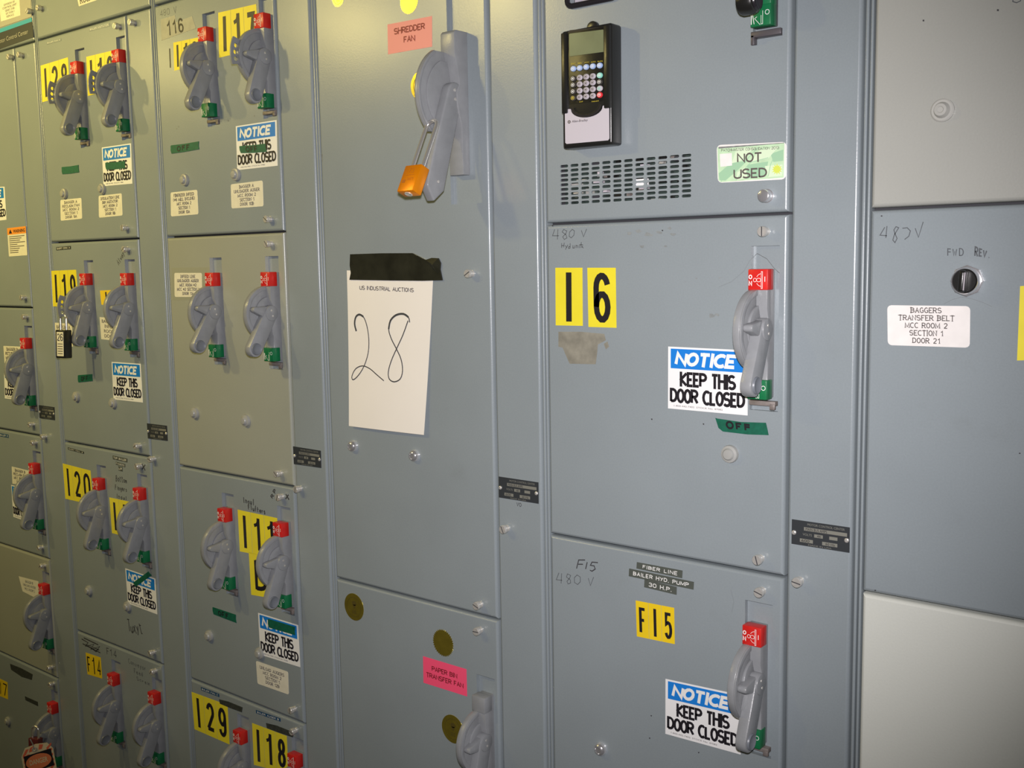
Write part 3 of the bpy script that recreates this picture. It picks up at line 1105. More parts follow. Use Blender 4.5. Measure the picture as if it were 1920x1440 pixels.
rivet_plate(WW[2], [(550, 836.7), (601.7, 845), (602.7, 877.3), (551.7, 870)])
rivet_plate(WW[3], [(935.6, 893.3), (1009.8, 904.4), (1010.2, 944.4), (936, 932.4)])
rivet_plate(WW[4], [(1485.2, 973.3), (1593.7, 988.9), (1592.9, 1036.3), (1484.5, 1019.2)])
for i, x, y in ((0, 38, 103), (0, 81, 819), (1, 247, 42), (1, 284, 861), (2, 558, 917), (3, 946, 992), (4, 1496, 1091)):
    latch(WW[i], x, y)
scrawl(WW[3], [(969, 941), (978, 943), (978, 950), (969, 948)], 'VO', 0.0009, PEN, 0.15)

# ---- top covers
tcl = ['grey top cover above the far left doors, with a blue-striped nameplate', 'grey top cover above the I28 and I16 switches', 'grey top cover above the I17 switch']
for i in range(6):
    g, g2 = GL[i], GL[i + 1]
    z0 = ZC + (0.5476 if i < 3 else 0.552) + 0.002
    lab = tcl[i] if i < 3 else ['grey top cover above the shredder fan door, above the picture', 'grey top cover above the keypad door, above the picture', 'grey top cover above the pale door, above the picture'][i - 3]
    t = empty('top_cover', ((g + g2) / 2, 0, z0), lab, 'panel', 'covers along the top of the cabinets')
    c = ((g + g2) / 2, 0, z0)
    link('cover_panel', panel_me('cover_panel', g + 0.0125, g2 - 0.0025, z0, TOPZ - 0.003, GREY, org=c), t, c)
    if i == 0:
        f = flat([(-95, 88), (60, 33), (63.5, 70), (-95, 124.5)])
        f.slab(Q, PLATE, 0.0008)
        f.rect(0, 0, 1, 0.2, STRIPE, 0.001)
        f.text('Motor Control Center', 0.60, 0.50, 0.948, 0.72, SILVER, 0, 0, 0.0011)
        f.build('nameplate', t)
        f = flat([(-60, 20), (57, -24), (60, 31), (-60, 72)])
        f.slab(Q, SILVER, 0.0006)
        f.build('silver_backing', t)
        f = flat([(-2, -2), (36, -16), (39, 29), (2.5, 40.5)])
        f.slab(Q, CREAM, 0.0009)
        f.lines(['DIVISION OF', 'CONTROL UNIT', 'SERIES 2100', 'SECTION 1', 'REPLACE'], 0.15, 0.3, 0.85, 0.92, SMUDGE, 0, 0.0012)
        f.build('printed_label', t)
        latch(t, 55, 21)
    if i == 1:
        latch(t, 74, 15)
        label_lines(t, [(141, -24), (184, -36), (188, -2), (148, 12)], ['BALER', 'ROOM 2'], r=0.002)
ZT = {0: ZC + .5476, 1: ZC + .5476, 2: ZC + .5476, 3: ZC + .552, 4: ZC + .552, 5: ZC + .552}


def door(i, z0, z1, label, handles=(), paint=None, group=None, holes=(), cutw=0.0125):
    """a plug-in unit with its door; z given relative to the eye height"""
    g, r = GL[i], RL[i]
    x0, x1 = g + 0.0125, r - 0.0018
    a = ZC + z0 + 0.0017
    b = (ZC + z1 if z1 is not None else ZT[i]) - 0.0017
    hs = [slot_of(*h[:2]) for h in handles] + list(holes)
    hs = [(max(h[0], x0 + .004), min(h[1], x1 - .004), max(h[2], a + .004), min(h[3], b - .004)) for h in hs]
    c = ((x0 + x1) / 2, 0, a)
    u = empty('control_unit', c, label, 'door', group or 'unit doors of the motor control lineup')
    link('door_panel', panel_me('door_panel', x0, x1, a, b, paint or GREY, hs, org=c), u, c)
    for h in handles:
        small_handle(u, h[0], h[1], h[2], *(h[3:]))
    return u


BOT = 0.105 - ZC
# ================================================================ section 0 (far left)
z = [-0.0919, -0.4207, -0.7451, -1.0677]
u = door(0, z[0], None, 'tall plain grey door at the far left with an orange warning label')
latch(u, 19, 107)
latch(u, 43, 558)
f = flat([(-36, 352), (8.6, 350), (12.3, 412), (-36, 418)])
f.slab(Q, WHITE)
f.rect(0.03, 0.03, 0.95, 0.34, BLUE)
f.grot('NOTICE', 0.08, 0.08, 0.86, 0.30, f.h * .055, WHITE_INK, 0.0007, 0.22)
f.grot('KEEP THIS', 0.15, 0.39, 0.88, 0.63, f.h * .046, BLACK_INK)
f.grot('DOOR CLOSED', 0.025, 0.66, 0.99, 0.90, f.h * .046, BLACK_INK)
f.build('notice_sticker', u)
f = flat([(13.5, 428), (48.5, 424), (51.5, 478.5), (17, 481)])
f.slab(Q, CREAM)
f.rect(0.0, 0.0, 1, 0.24, ORED)
f.text('WARNING', 0.32, 0.07, 0.95, 0.19, BLACK_INK, 0.02)
f.poly([(0.08, 0.2), (0.17, 0.05), (0.26, 0.2)], BLACK_INK, 0.0007)
for k in range(9):
    w_ = random.uniform(0.4, 0.85)
    f.rect(0.08, 0.3 + 0.07 * k, 0.08 + w_, 0.325 + 0.07 * k, TXTGREY, 0.0006)
f.build('warning_label', u, 'white warning label with an orange header')

u = door(0, z[1], z[0], 'grey switch door at the far left, first below the warning label door', [(36.7, 634, 19)])
latch(u, 46, 594)
latch(u, 58, 796)
label_lines(u, [(6.5, 648.5), (40, 650), (41, 686), (9, 684)], ['BAGGER B', 'RETURN FAN', 'MCC ROOM 2', 'SECTION 1'], r=0.002)
notice(u, [(7.5, 688), (52, 692), (54, 752), (9.2, 747)])

u = door(0, z[2], z[1], 'grey switch door at the far left, second below the warning label door', [(52.5, 868.7, 19)])
latch(u, 62.6, 830)
latch(u, 75, 1027)
dymo(u, [(0, 812), (16, 815), (16.5, 821), (0, 818)], 'BALER H', DYMOB)
label_lines(u, [(22, 874.5), (54, 882.5), (55, 911), (23.5, 907)], ['BAGGER B', 'RECLAIM FAN', 'MCC ROOM 2', 'DOOR 3'], r=0.002)
notice(u, [(21, 909), (56, 919), (59, 981), (25.2, 969)])

u = door(0, z[3], z[2], 'beige-grey switch door at the far left, third below the warning label door', [(70.8, 1095, 22)], GREEN_GREY)
latch(u, 79, 1061)
latch(u, 93, 1252)
f = flat([(35.2, 1080.5), (72, 1090), (74, 1124), (39, 1112)])
f.slab([(0, 0), (1, 0), (1, 1), (0.6, 0.95), (0.12, 0.85)], CREAM)
f.lines(['BAGGER B', 'UNLOAD AUGER', 'MCC ROOM 2'], 0.2, 0.12, 0.85, 0.7, SMUDGE)
f.build('printed_label', u)

u = door(0, BOT, z[3], 'grey switch door at the bottom left corner, behind the hanging danger tag', [(87.4, 1317.3, 24)])
latch(u, 96, 1283)
f = flat([(19, 1243), (61.4, 1263), (62, 1277), (20, 1258)])
f.slab([(0, .1), (.5, 0), (1, .1), (.95, .9), (.5, 1.1), (0.03, .8)], DYMOD, 0.0006)
f.build('label_tape', u)
tiles(u, [(-7, 1269), (14.2, 1279.5), (15.4, 1311.4), (-7, 1302)], 'M7', YELLOW2, 0.0038)
dymo(u, [(47, 1305.5), (71, 1316), (71.6, 1324), (48, 1312.6)], None, DYMOD)
button(u, 12, 1353)

# ================================================================ section 1
z = [0.068, -0.4235, -0.9119]
u = door(1, z[0], None, 'grey double switch door with yellow I28 and I16 numbers', [(131, 117.3, 21, True), (208.3, 95, 21, True)])
latch(u, 219, 49)
latch(u, 233, 427)
dymo(u, [(88, 79), (115, 72), (115, 76.5), (88, 83.5)], 'BALER FAN A', GREY)
dymo(u, [(167, 53.5), (206, 43), (206.5, 49), (167.5, 59)], 'BALER AGITATOR', GREY)
tiles(u, [(76, 123.3), (127.7, 107.3), (131.5, 177), (79.3, 191.7)], 'I28', YELLOW, 0.0088)
tiles(u, [(161.7, 106.7), (214, 94), (216, 165), (165, 180)], 'I16', YELLOW, 0.0088)
gtape(u, [(116.3, 313.3), (147.7, 309.3), (149, 323.3), (116.7, 326.7)])
notice(u, [(191, 276.7), (245.7, 268.7), (248.3, 344.3), (194.3, 349)])
gtape(u, [(198, 305), (235, 301.7), (235.5, 315.5), (199, 318.3)])
button(u, 117.5, 363)
button(u, 188.5, 354)
label_lines(u, [(113.3, 375), (152.7, 371), (154.3, 410), (114, 414)], ['BAGGER A', 'RECLAIM FAN', 'MCC ROOM 2', 'SECTION 1', 'DOOR 9A'])
label_lines(u, [(185, 367.3), (228.3, 362.3), (230, 404), (185.7, 408.3)], ['INSULATION LINE', 'BIN AGITATOR', 'MCC ROOM 2', 'SECTION 1', 'DOOR 9B'])

u = door(1, z[1], z[0], 'grey double switch door with a yellow I19 number and a black padlock', [(148.2, 513.3, 18, True), (224.6, 512.7, 23)])
latch(u, 235, 467)
latch(u, 257, 836)
dymo(u, [(105.7, 463.5), (133, 461), (133.3, 467), (106, 469.5)], 'SHORT CONV. A', DYMOD)
scrawl(u, [(218, 488), (231, 466), (236, 472), (223, 497)], 'Always', 0.0015, PEN, 0.15)
tiles(u, [(96.3, 507.9), (143, 505.7), (148, 575), (99.3, 574.5)], 'I19', YELLOW, 0.0088)
tiles(u, [(187.3, 544.8), (232, 543), (234, 572), (190, 571.4)], 'I1', YELLOW2, 0.006)
f = flat([(103, 605), (135, 607), (137, 650), (105, 648)])
f.slab(Q, CREAM)
f.lines(['BAGGER A', 'RETURN', 'ROOM 2', 'DOOR 8'], 0.1, 0.1, 0.9, 0.9, TXTGREY)
f.build('printed_label', u)
f = flat([(187, 594.5), (225, 597), (228, 640), (190, 636)])
f.slab(Q, CREAM)
f.lines(['BAGGER A', 'INFEED', 'ROOM 2', 'DOOR 8'], 0.1, 0.1, 0.9, 0.9, TXTGREY)
f.build('printed_label', u)
gtape(u, [(146.7, 703.4), (173.3, 701.3), (174.2, 714.4), (146.7, 716.9)], 'OFF', wavy=False)
notice(u, [(209.4, 678.4), (263.8, 682), (268, 754.8), (213, 748.7)])
button(u, 140, 744)
button(u, 209, 756)

u = door(1, z[2], z[1], 'grey double switch door with a yellow I20 number, notice crossed by tape', [(172.5, 897, 20), (248.3, 915, 22)])
latch(u, 259, 874)
latch(u, 284, 1224)
dymo(u, [(127.5, 838.5), (157.5, 847), (157.7, 851), (128, 843)], 'SHORT CONV. B', DYMOD)
dymo(u, [(211.5, 854), (239, 860), (239, 867), (212, 861)], 'TOP BAILER', DYMO)
dymo(u, [(217, 865.5), (235, 870), (235, 876), (217.5, 871)], 'FINGERS', DYMO)
dymo(u, [(222, 874), (230, 876), (230, 884), (222.5, 882)], 'UP', DYMO)
scrawl(u, [(217, 890), (237, 895), (238, 906), (217, 902)], 'Bottom', 0.0018, PEN, 0.1)
scrawl(u, [(216, 908), (237, 913), (238, 922), (216, 918)], 'Fingers', 0.0018, PEN, 0.1)
scrawl(u, [(218, 925), (238, 930), (238, 938), (218, 934)], 'Insul', 0.0018, PEN, 0.1)
scrawl(u, [(266, 869), (272, 871), (272, 882), (266, 880)], 'X', 0.003, PEN, 0.05)
tiles(u, [(117.5, 868.8), (170, 882.5), (175, 947), (122.5, 935)], 'I20', YELLOW, 0.0088)
tiles(u, [(205, 932.5), (258, 944), (262, 1012), (210, 999.5)], 'I10', YELLOW, 0.0088)
notice(u, [(235, 1065.5), (291.3, 1085), (295, 1152), (240, 1131.3)])
gtape(u, [(250, 1092.5), (278.8, 1071.3), (285, 1078.8), (255, 1100)], wavy=False)
button(u, 163.5, 1108)
button(u, 236, 1138)
scrawl(u, [(238, 1161), (262, 1165), (268, 1188), (240, 1183)], 'Tuxyt', 0.0025, PEN, 0.2, 0.2)

u = door(1, BOT, z[2], 'grey double switch door at the bottom with a small yellow F14 number', [(200.3, 1263, 24), (276.3, 1297.2, 24)])
latch(u, 287, 1259)
px_strokes(u, 'handwriting', [[(153, 1198), (165, 1205), (160, 1212), (176, 1208), (170, 1218), (187, 1212), (180, 1222), (160, 1207), (186, 1219)], [(155, 1207), (188, 1224)], [(157, 1196), (184, 1209)]], 0.003, PEN)
scrawl(u, [(199, 1214), (217, 1221), (218, 1233), (200, 1226)], 'F14', 0.0018, PEN, 0.08)
scrawl(u, [(240, 1234), (273, 1248), (274, 1258), (241, 1243)], 'Conveyor', 0.0014, PENCIL, 0.1)
scrawl(u, [(251, 1253), (267, 1260), (268, 1268), (252, 1262)], 'Feed', 0.0014, PENCIL, 0.1)
scrawl(u, [(256, 1268), (279, 1277), (280, 1285), (257, 1275)], 'Screw', 0.0014, PENCIL, 0.1)
tiles(u, [(160.6, 1223.3), (189, 1233), (191.8, 1272.4), (164.1, 1264.1)], 'F14', YELLOW2, 0.0040)

# ================================================================ section 2
z = [0.0672, -0.431, -0.9185]
u = door(2, z[0], None, 'grey double switch door with the yellow I17 number', [(370, 53.3, 26), (475.4, 27.4, 19, True)])
latch(u, 502, 411)
f = flat([(301.7, 36.7), (361.7, 18.3), (368, 55), (303.3, 76)])
f.slab([(0, 0), (.45, 0), (.47, .35), (.95, .3), (1, .95), (0, 1)], MASK, 0.0004)
f.glyphs('116', 0.18, 0.22, 0.66, 0.88, 0.0042, BLACK_INK, 0.05, 0.0006)
f.build('masking_tape', u)
scrawl(u, [(300, 20), (330, 12), (331, 24), (301, 31)], '480 V', 0.0012, FAINT, 0.06)
px_strokes(u, 'handwriting', [[(318, 91), (319.5, 127)]], 0.004, BLACK_INK)
tiles(u, [(325, 80), (372, 70), (374, 122), (326.7, 132.7)], 'I10', YELLOW, 0.0062)
tiles(u, [(409, 24), (480.7, 7.5), (486, 91), (410.7, 108.3)], 'I17', YELLOW, 0.0098)
gtape(u, [(320.7, 272.7), (373.3, 265), (374, 280), (320.7, 288.3)], 'OFF')
notice(u, [(442.3, 236.7), (518.7, 225), (520.7, 310.7), (445, 319)])
gtape(u, [(449.3, 274), (498.3, 269.3), (501, 285), (451, 287.3)], 'OFF')
button(u, 343, 337)
button(u, 439, 327)
label_lines(u, [(320, 361), (370, 355.7), (372.3, 401.7), (320.7, 406)], ['FIBERIZER INFEED', '(#6 MILL INCLINE)', 'MCC ROOM 2', 'SECTION 1', 'DOOR 10A'])
label_lines(u, [(432.7, 345.7), (492.7, 338.3), (494.3, 386.7), (434.3, 391)], ['BAGGER A', 'UNLOADER AUGER', 'MCC ROOM 2', 'SECTION 1', 'DOOR 10B'])
for x, y in ((334, 236), (427, 225), (476, 216), (330, 240)):
    blot(u, 'paint_chip', [(x, y), (x + 1.6, y), (x + 1.4, y + 3), (x, y + 2.5)], SMUDGE)

u = door(2, z[1], z[0], 'beige-grey double switch door, lighter than the doors around it', [(383.7, 512, 31), (488, 510.7, 31)], GREEN_GREY)
latch(u, 503, 457)
latch(u, 521, 888)
f = flat([(322, 502), (392, 501), (394, 562), (323, 563)])
f.slab(Q, FIELDGLUE, 0.00015)  # rectangle slightly darker than the enamel, around the printed label
f.build('label_patch', u)
label_lines(u, [(327, 511.7), (378.7, 511.7), (379.3, 556.7), (327.7, 556.7)], ['INFEED LINE', 'UNLOADER AUGER', 'MCC ROOM #2', 'MCC #2 SECTION 1', 'DOOR 11A'])
button(u, 362, 775)
button(u, 457.5, 789)

u = door(2, z[2], z[1], 'grey double switch door with yellow I11 and B tiles', [(407, 953.3, 22), (511, 979.6, 22)])
latch(u, 524, 932)
latch(u, 547.5, 1331)
tiles(u, [(445.4, 955.4), (520, 971.5), (524, 1048), (449.6, 1033.8)], 'I11', YELLOW, 0.0092)
tiles(u, [(466, 1035), (507, 1046), (510, 1122), (470.8, 1115)], 'B', YELLOW, 0.0092, None, (0.18, 0.1, 0.85, 0.9))
scrawl(u, [(455, 932), (481, 938), (481, 949), (456, 942)], 'Insul.', 0.0022, PEN, 0.1)
scrawl(u, [(465, 946), (497, 954), (498, 964), (466, 955)], 'Fluffers', 0.0022, PEN, 0.1)
scrawl(u, [(507, 930), (514, 916), (519, 920), (511, 935)], 'RP', 0.0022, PEN, 0.1)
scrawl(u, [(536, 926), (542, 927), (542, 937), (536, 936)], 'X', 0.003, PEN, 0.1)
gtape(u, [(399, 1138), (442.5, 1152.5), (443.8, 1168), (400, 1151)], 'OFF', wavy=False)
notice(u, [(484, 1149), (559, 1172), (563.3, 1251), (488.3, 1227.5)])
gtape(u, [(503, 1160), (554, 1175.4), (554, 1191), (503, 1175.7)], wavy=False)
button(u, 389, 1193)
button(u, 483.5, 1226)
label_lines(u, [(480, 1238.8), (540.4, 1259.6), (541.7, 1302.5), (483, 1281.7)], ['UNLOAD AUGERS', 'MCC ROOM 2', 'SECTION 1', 'DOOR 12B'], box=(0.12, 0.14, 0.88, 0.86))

u = door(2, BOT, z[2], 'grey double switch door at the bottom with yellow I29 and I18 numbers', [(436.3, 1369, 22), (538.3, 1413, 22)])
latch(u, 550, 1371)
dymo(u, [(377, 1288), (411, 1301), (411.5, 1307), (377.5, 1294)], 'BALER FAN C', DYMOB)
dymo(u, [(480, 1331), (526, 1347), (526.5, 1353), (480.5, 1337)], 'BALER AUGER B', DYMOB)
for q in ([(411, 1309), (455, 1325), (455, 1337), (412, 1320)], [(499, 1353), (551, 1372), (551, 1384), (500, 1366)]):
    f = flat(q)
    f.slab([(0, .2), (.4, 0), (1, .1), (.97, .9), (.5, .95), (.02, .9)], DYMOD, 0.0008)
    f.build('label_tape', u)
tiles(u, [(359, 1297), (427, 1322), (430.8, 1396), (364.6, 1367)], 'I29', YELLOW, 0.0092)
tiles(u, [(472.5, 1355.4), (538, 1380), (541, 1450), (476, 1434)], 'I18', YELLOW, 0.0092)

# ================================================================ section 3
zz = -0.5946
hx = at(826, 60, 0.022)
big_slot = (hx.x - 0.006, hx.x + 0.062, hx.z - 0.272, hx.z + 0.10)
u = door(3, zz, None, 'tall grey door with the salmon shredder fan label and large lever switch', (), None, None, [big_slot])
UB = u
mm = 0.001
O = Vector((hx.x, 0, hx.z))
back = box_me('b', -6 * mm, 62 * mm, 8 * mm, 9.5 * mm, -272 * mm, 100 * mm, GREY)
hs = prism_x('h', [(o * mm, z_ * mm) for o, z_ in [(-12, 0), (19, 0), (23, -4), (23, -38), (17, -58), (12, -84), (19, -97), (18, -116), (9, -150), (8, -226), (-12, -226)]], 0, 30 * mm, CAST, 0.0015)
hd = link('switch_handle', join_me('switch_handle', [back, hs]), u, O, label='large grey lever switch')


def halfd(R, oc, zc, x0, x1, bev, a0, a1, inner=None, hole=None):
    n = 34
    pr = [(oc + R * math.cos(math.radians(t)), zc + R * math.sin(math.radians(t))) for t in [a0 + (a1 - a0) * i / n for i in range(n + 1)]]
    if inner:
        pr += [(oc + inner * math.cos(math.radians(t)), zc + inner * math.sin(math.radians(t))) for t in [a1 + (a0 - a1) * i / n for i in range(n + 1)]]
    else:
        pr += [(oc, zc + R * math.sin(math.radians(a1))), (oc, zc + R * math.sin(math.radians(a0)))]
    return prism_x('q', [(o * mm, z_ * mm) for o, z_ in pr], x0 * mm, x1 * mm, CAST, bev)


link('quadrant_plate', join_me('quadrant_plate', [halfd(79, 8, -101, 1, 8, 0.001, -48, 60), halfd(79, 8, -101, 7.9, 10.5, 0.0008, -48, 60, 74), halfd(60, 8, -101, 7.9, 11, 0.001, -50, 62)]), hd, O)
V = []
a = math.radians(19)
dx, dz = math.sin(a), -math.cos(a)
nx, nz = math.cos(a), math.sin(a)
pr = [(17 * math.cos(math.radians(t)), 17 * math.sin(math.radians(t))) for t in range(15, 196, 18)]
for s_, t_ in ((-20, 140), (-20.5, 158), (-3, 182), (19, 163), (20, 152), (19.5, 80)):
    pr.append((dx * t_ + nx * -s_ * -1, dz * t_ + nz * -s_ * -1))
lev = prism_x('l', [(o * mm, z_ * mm) for o, z_ in pr], 11 * mm, 28 * mm, CAST, 0.003, 3)
lo = link('lever', lev, hd, O + Vector((0, -0.020, -0.098)))
HS = [prism_x('s', [((2.6 * math.cos(t * math.pi / 6) + o) * mm, (2.6 * math.sin(t * math.pi / 6) + z_) * mm) for t in range(12)], 28 * mm, 29.4 * mm, STEEL, 0.0004) for o, z_ in ((3, 4), (2, -10), (dx * 150 - 2, dz * 150))]
for s_ in HS:
    link('lever_screw', s_, hd, O + Vector((0, -0.020, -0.098)))
# gold seals and labels on this door
seal(u, 634, -4, 14, 17, False)
seal(u, 767, 2, 20, 25, True)
seal(u, 790, 160, 17, 28, False)
f = flat([(726.7, 46), (810.2, 30), (810.4, 87.5), (727.9, 102)])
f.slab(Q, PINKL)
f.grot_lines(['SHREDDER', 'FAN'], 0.15, 0.17, 0.85, 0.72, f.h * .042, REDINK)
f.build('printed_label', u, 'salmon label reading SHREDDER FAN')
latch(u, 880, 513)
latch(u, 896, 1135)
button(u, 658.5, 837, CAPC)
button(u, 774, 855, CAPC)
for q in ([(603, 288), (604.5, 288), (605, 303), (603.5, 303)], [(626.5, 933), (627.8, 933), (628, 941), (626.8, 941)]):
    blot(u, 'paint_chip', q, SMUDGE)

u = door(3, BOT, zz, 'grey door below the shredder fan door with a hot pink label', [(886.0, 1303.0, 15, False, None, True)])
latch(u, 896, 1183)
seal(u, 664, 1138, 17, 25, False)
seal(u, 831, 1205.5, 19, 25.5, True)
seal(u, 849, 1367, 17, 26, False)
f = flat([(793.3, 1230.2), (874.7, 1254.7), (876, 1305.8), (794.2, 1280)])
f.slab(Q, PINKH)
f.grot_lines(['PAPER BIN', 'TRANSFER FAN'], 0.07, 0.26, 0.93, 0.74, f.h * .035, REDINK)
f.build('printed_label', u, 'hot pink label reading PAPER BIN TRANSFER FAN')

# ================================================================ section 4
zt = 0.0584
zb = -0.4301
# switch at the top of the keypad door: only its green end is in the picture
pI = at(1403.3, 505.6, 0.0163)
pg = at(1404, 52, 0.0163)
ztop4 = pg.z + 0.173
# vent: rows of rounded slots
vx0, vx1 = at(1046, 340).x, at(1302, 330).x
vz1, vz0 = at(1170, 290).z, at(1170, 388).z
slot4 = (pI.x - 0.0045, pI.x + 0.0365, pg.z - 0.020, min(ztop4 + 0.031, ZT[4] - .01))
wx0, wx1 = at(1066, 5).x, at(1158, 5).x
wz0 = at(1066, 14).z
win = (wx0 + 0.004, wx1, wz0 + 0.004, wz0 + 0.115)
u = door(4, zt, None, 'grey door with the black keypad and the grille of slots', (), None, None, [slot4, (vx0, vx1, vz0, vz1), win])
U4 = u
# perforated vent panel: real openings
nc, nr = 12, 9
V, F = [], []


def vv(x, z_):
    V.append((x, 0.0, z_))
    return len(V) - 1


def xz(cx, cy):
    p = at(cx, cy)
    return p.x, p.z


TL, TR = at(1057.5, 309.8), at(1287, 293.6)
BL, BR = at(1057.5, 379.3), at(1288, 369.3)
xs = [TL.x + (TR.x - TL.x) * i / (nc - 1) for i in range(nc)]
ztp, zbt = (TL.z + TR.z) / 2, (BL.z + BR.z) / 2
zs = [ztp + (zbt - ztp) * j / (nr - 1) for j in range(nr)]
pw, ph = (xs[1] - xs[0]), (zs[0] - zs[1])
cxl, cxr = xs[0] - pw / 2, xs[-1] + pw / 2
czt, czb = zs[0] + ph / 2, zs[-1] - ph / 2
hw, hh = pw * 0.40, ph * 0.29
for x in xs:
    for z_ in zs:
        inner = [vv(x + hw - hh + hh * math.cos(math.radians(t)), z_ + hh * math.sin(math.radians(t))) for t in (-90, -45, 0, 45, 90)]
        inner += [vv(x - hw + hh + hh * math.cos(math.radians(t)), z_ + hh * math.sin(math.radians(t))) for t in (90, 135, 180, 225, 270)]
        o4 = [vv(x + pw / 2, z_ - ph / 2), vv(x + pw / 2, z_ + ph / 2), vv(x - pw / 2, z_ + ph / 2), vv(x - pw / 2, z_ - ph / 2)]
        F.append([o4[0], o4[1]] + inner[0:5][::-1])
        F.append([o4[1], o4[2], inner[5], inner[4]])
        F.append([o4[2], o4[3]] + inner[5:10][::-1])
        F.append([o4[3], o4[0], inner[0], inner[9]])
        b = len(V)
        for k in inner:
            V.append((V[k][0], 0.0022, V[k][2]))
        n = 10
        for k in range(n):
            F.append([inner[k], inner[(k + 1) % n], b + (k + 1) % n, b + k])
# plain margins out to the door opening
for a_, b_, c_, d_ in ((vx0, cxl, vz0, vz1), (cxr, vx1, vz0, vz1), (cxl, cxr, czt, vz1), (cxl, cxr, vz0, czb)):
    if b_ > a_ and d_ > c_:
        F.append([vv(a_, c_), vv(b_, c_), vv(b_, d_), vv(a_, d_)])
c = Vector(((vx0 + vx1) / 2, 0, (vz0 + vz1) / 2))
me = mesh('vent_grille', [Vector(v_) - c for v_ in V], F, GREY)
link('vent_grille', me, u, c)
bx, bf = [], []
box_vf(vx0 - c.x, vx1 - c.x, 0.0185, 0.0195, vz0 - c.z, vz1 - c.z, bx, bf)
me = mesh('drive_chassis', bx, bf, CIRC)
extra = []
random.seed(3)
for k in range(46):
    x = random.uniform(vx0 + .01, vx1 - .02) - c.x
    z_ = random.uniform(vz0 + .004, vz1 - .008) - c.z
    m_ = random.choice([STEEL, CIRC, BLACKP, BLACKP, BLACKP, KGREY, DARKGAP, BLACKP, CIRC, BRASS])
    extra.append(box_me('x', x, x + random.uniform(.004, .016), random.uniform(.006, .013), 0.018, z_, z_ + random.uniform(.002, .008), m_))
p = at(1199, 342)
extra.append(box_me('x', p.x - .012 - c.x, p.x + .012 - c.x, 0.003, 0.006, p.z - .005 - c.z, p.z + .005 - c.z, WHITE))
link('drive_chassis', join_me('drive_chassis', [me] + extra), u, c, label='dark circuit parts seen through the slots')
random.seed(11)
# framed window at the top edge with leads behind it
c = Vector(((wx0 + wx1) / 2, 0, wz0))
hw_ = (wx1 - wx0) / 2
V = arc(hw_ - .008, .008, .008, -90, 0, 4) + arc(hw_ - .008, .110, .008, 0, 90, 4) + arc(-hw_ + .008, .110, .008, 90, 180, 4) + arc(-hw_ + .008, .008, .008, 180, 270, 4)
link('window_frame', tube_me('window_frame', [(x, -0.003, z_) for x, z_ in V], 0.0042, BLACKR, 10, True), u, c)
link('window_backing', join_me('window_backing', [box_me('wb', -hw_ + .004, hw_, 0.0105, 0.0118, 0.004, 0.115, KGREY)]), u, c)
for k, m_ in enumerate((BLACKP, BLACKR, BLACKP)):
    pts = [(-hw_ + .02 + k * .018 + t * .011, -0.001, 0.045 - 0.030 * math.sin(t * .55 + k * .4) + .01 * k) for t in range(8)]
    link('cable', tube_me('cable', pts, 0.0055 - .0008 * k, m_, 8), u, c)
# top switch
o = Vector((pI.x, 0, ztop4))
H = small_handle_meshes(20)
bk = join_me('switch_handle', [box_me('b', -4.5 * mm, 36.5 * mm, 8 * mm, 9.5 * mm, -193 * mm, 20 * mm, GREY), prism_x('h', [(o_ * mm, z_ * mm) for o_, z_ in [(-12, 0), (14.5, 0), (14.5, -172), (-12, -172)]], 0.6 * mm, 26.4 * mm, BLACKP, 0.0012)])
hd = link('switch_handle', bk, u, o, label='black lever switch cut by the top of the photo')
link('off_block', join_me('off_block', [H['off'], box_me('e', -0.6 * mm, 27.6 * mm, -16.2 * mm, 2 * mm, -147 * mm, -122 * mm, GREEN, 0.0012)]), hd, o, label='green OFF block')
lv, dm = bowl_lever(76 * mm, 15 * mm, 17 * mm, 4 * mm, 27 * mm, 26, 0.005)
lv.materials.clear()
lv.materials.append(BLACKP)
dm.materials.clear()
dm.materials.append(BLACKR)
link('lever', join_me('lever', [lv, dm]), hd, o + Vector((-0.004, -0.013, -0.079)))
link('latch_bar', join_me('latch_bar', [box_me('k', -6 * mm, 36 * mm, -4 * mm, 10 * mm, -184 * mm, -176 * mm, mat('dark_latch_steel', (0.10, 0.09, 0.10), 0.4, 0.2), 0.001), box_me('k', -6 * mm, -1 * mm, -4 * mm, 6 * mm, -193 * mm, -180 * mm, MATS['dark_latch_steel'], 0.001)]), hd, o)
# not used sticker
f = flat([(1343.8, 272), (1475.2, 265.9), (1473.7, 336.2), (1346, 342.9)])
f.slab(rrect(f, 0.006), WLAB)
f.poly([(0.012, .06), (.97, .02), (.97, .95), (.05, .985), (.012, .93)], MONEY, 0.0005)
for q in ([(.02, .75), (.2, .5), (.45, .45), (.3, .7), (.12, .95), (.03, .93)], [(.45, .56), (.75, .5), (.7, .9), (.42, .93)], [(.78, .3), (.96, .2), (.96, .5), (.82, .52)]):
    f.poly(q, MONEYD, 0.0006)
for q in ([(.3, .1), (.55, .12), (.35, .45), (.22, .5)], [(.62, .2), (.9, .1), (.75, .42), (.5, .5)], [(.3, .75), (.42, .62), (.45, .9), (.28, .96)], [(.7, .62), (.95, .6), (.95, .9), (.75, .92)]):
    f.poly(q, MONEYL, 0.00065)
for q in ([(.05, .98), (.15, .7), (.28, .5)], [(.28, .96), (.38, .72), (.5, .5), (.75, .4)], [(.75, .9), (.78, .6), (.85, .3)], [(.4, .5), (.6, .12)]):
    f.stroke(q, 0.0009, GTAPE if 0 else MONEYD, 0.0007)
f.poly([(.03, .05), (.97, .02), (.97, .035), (.03, .10)], SMUDGE, 0.0007)
pts = []
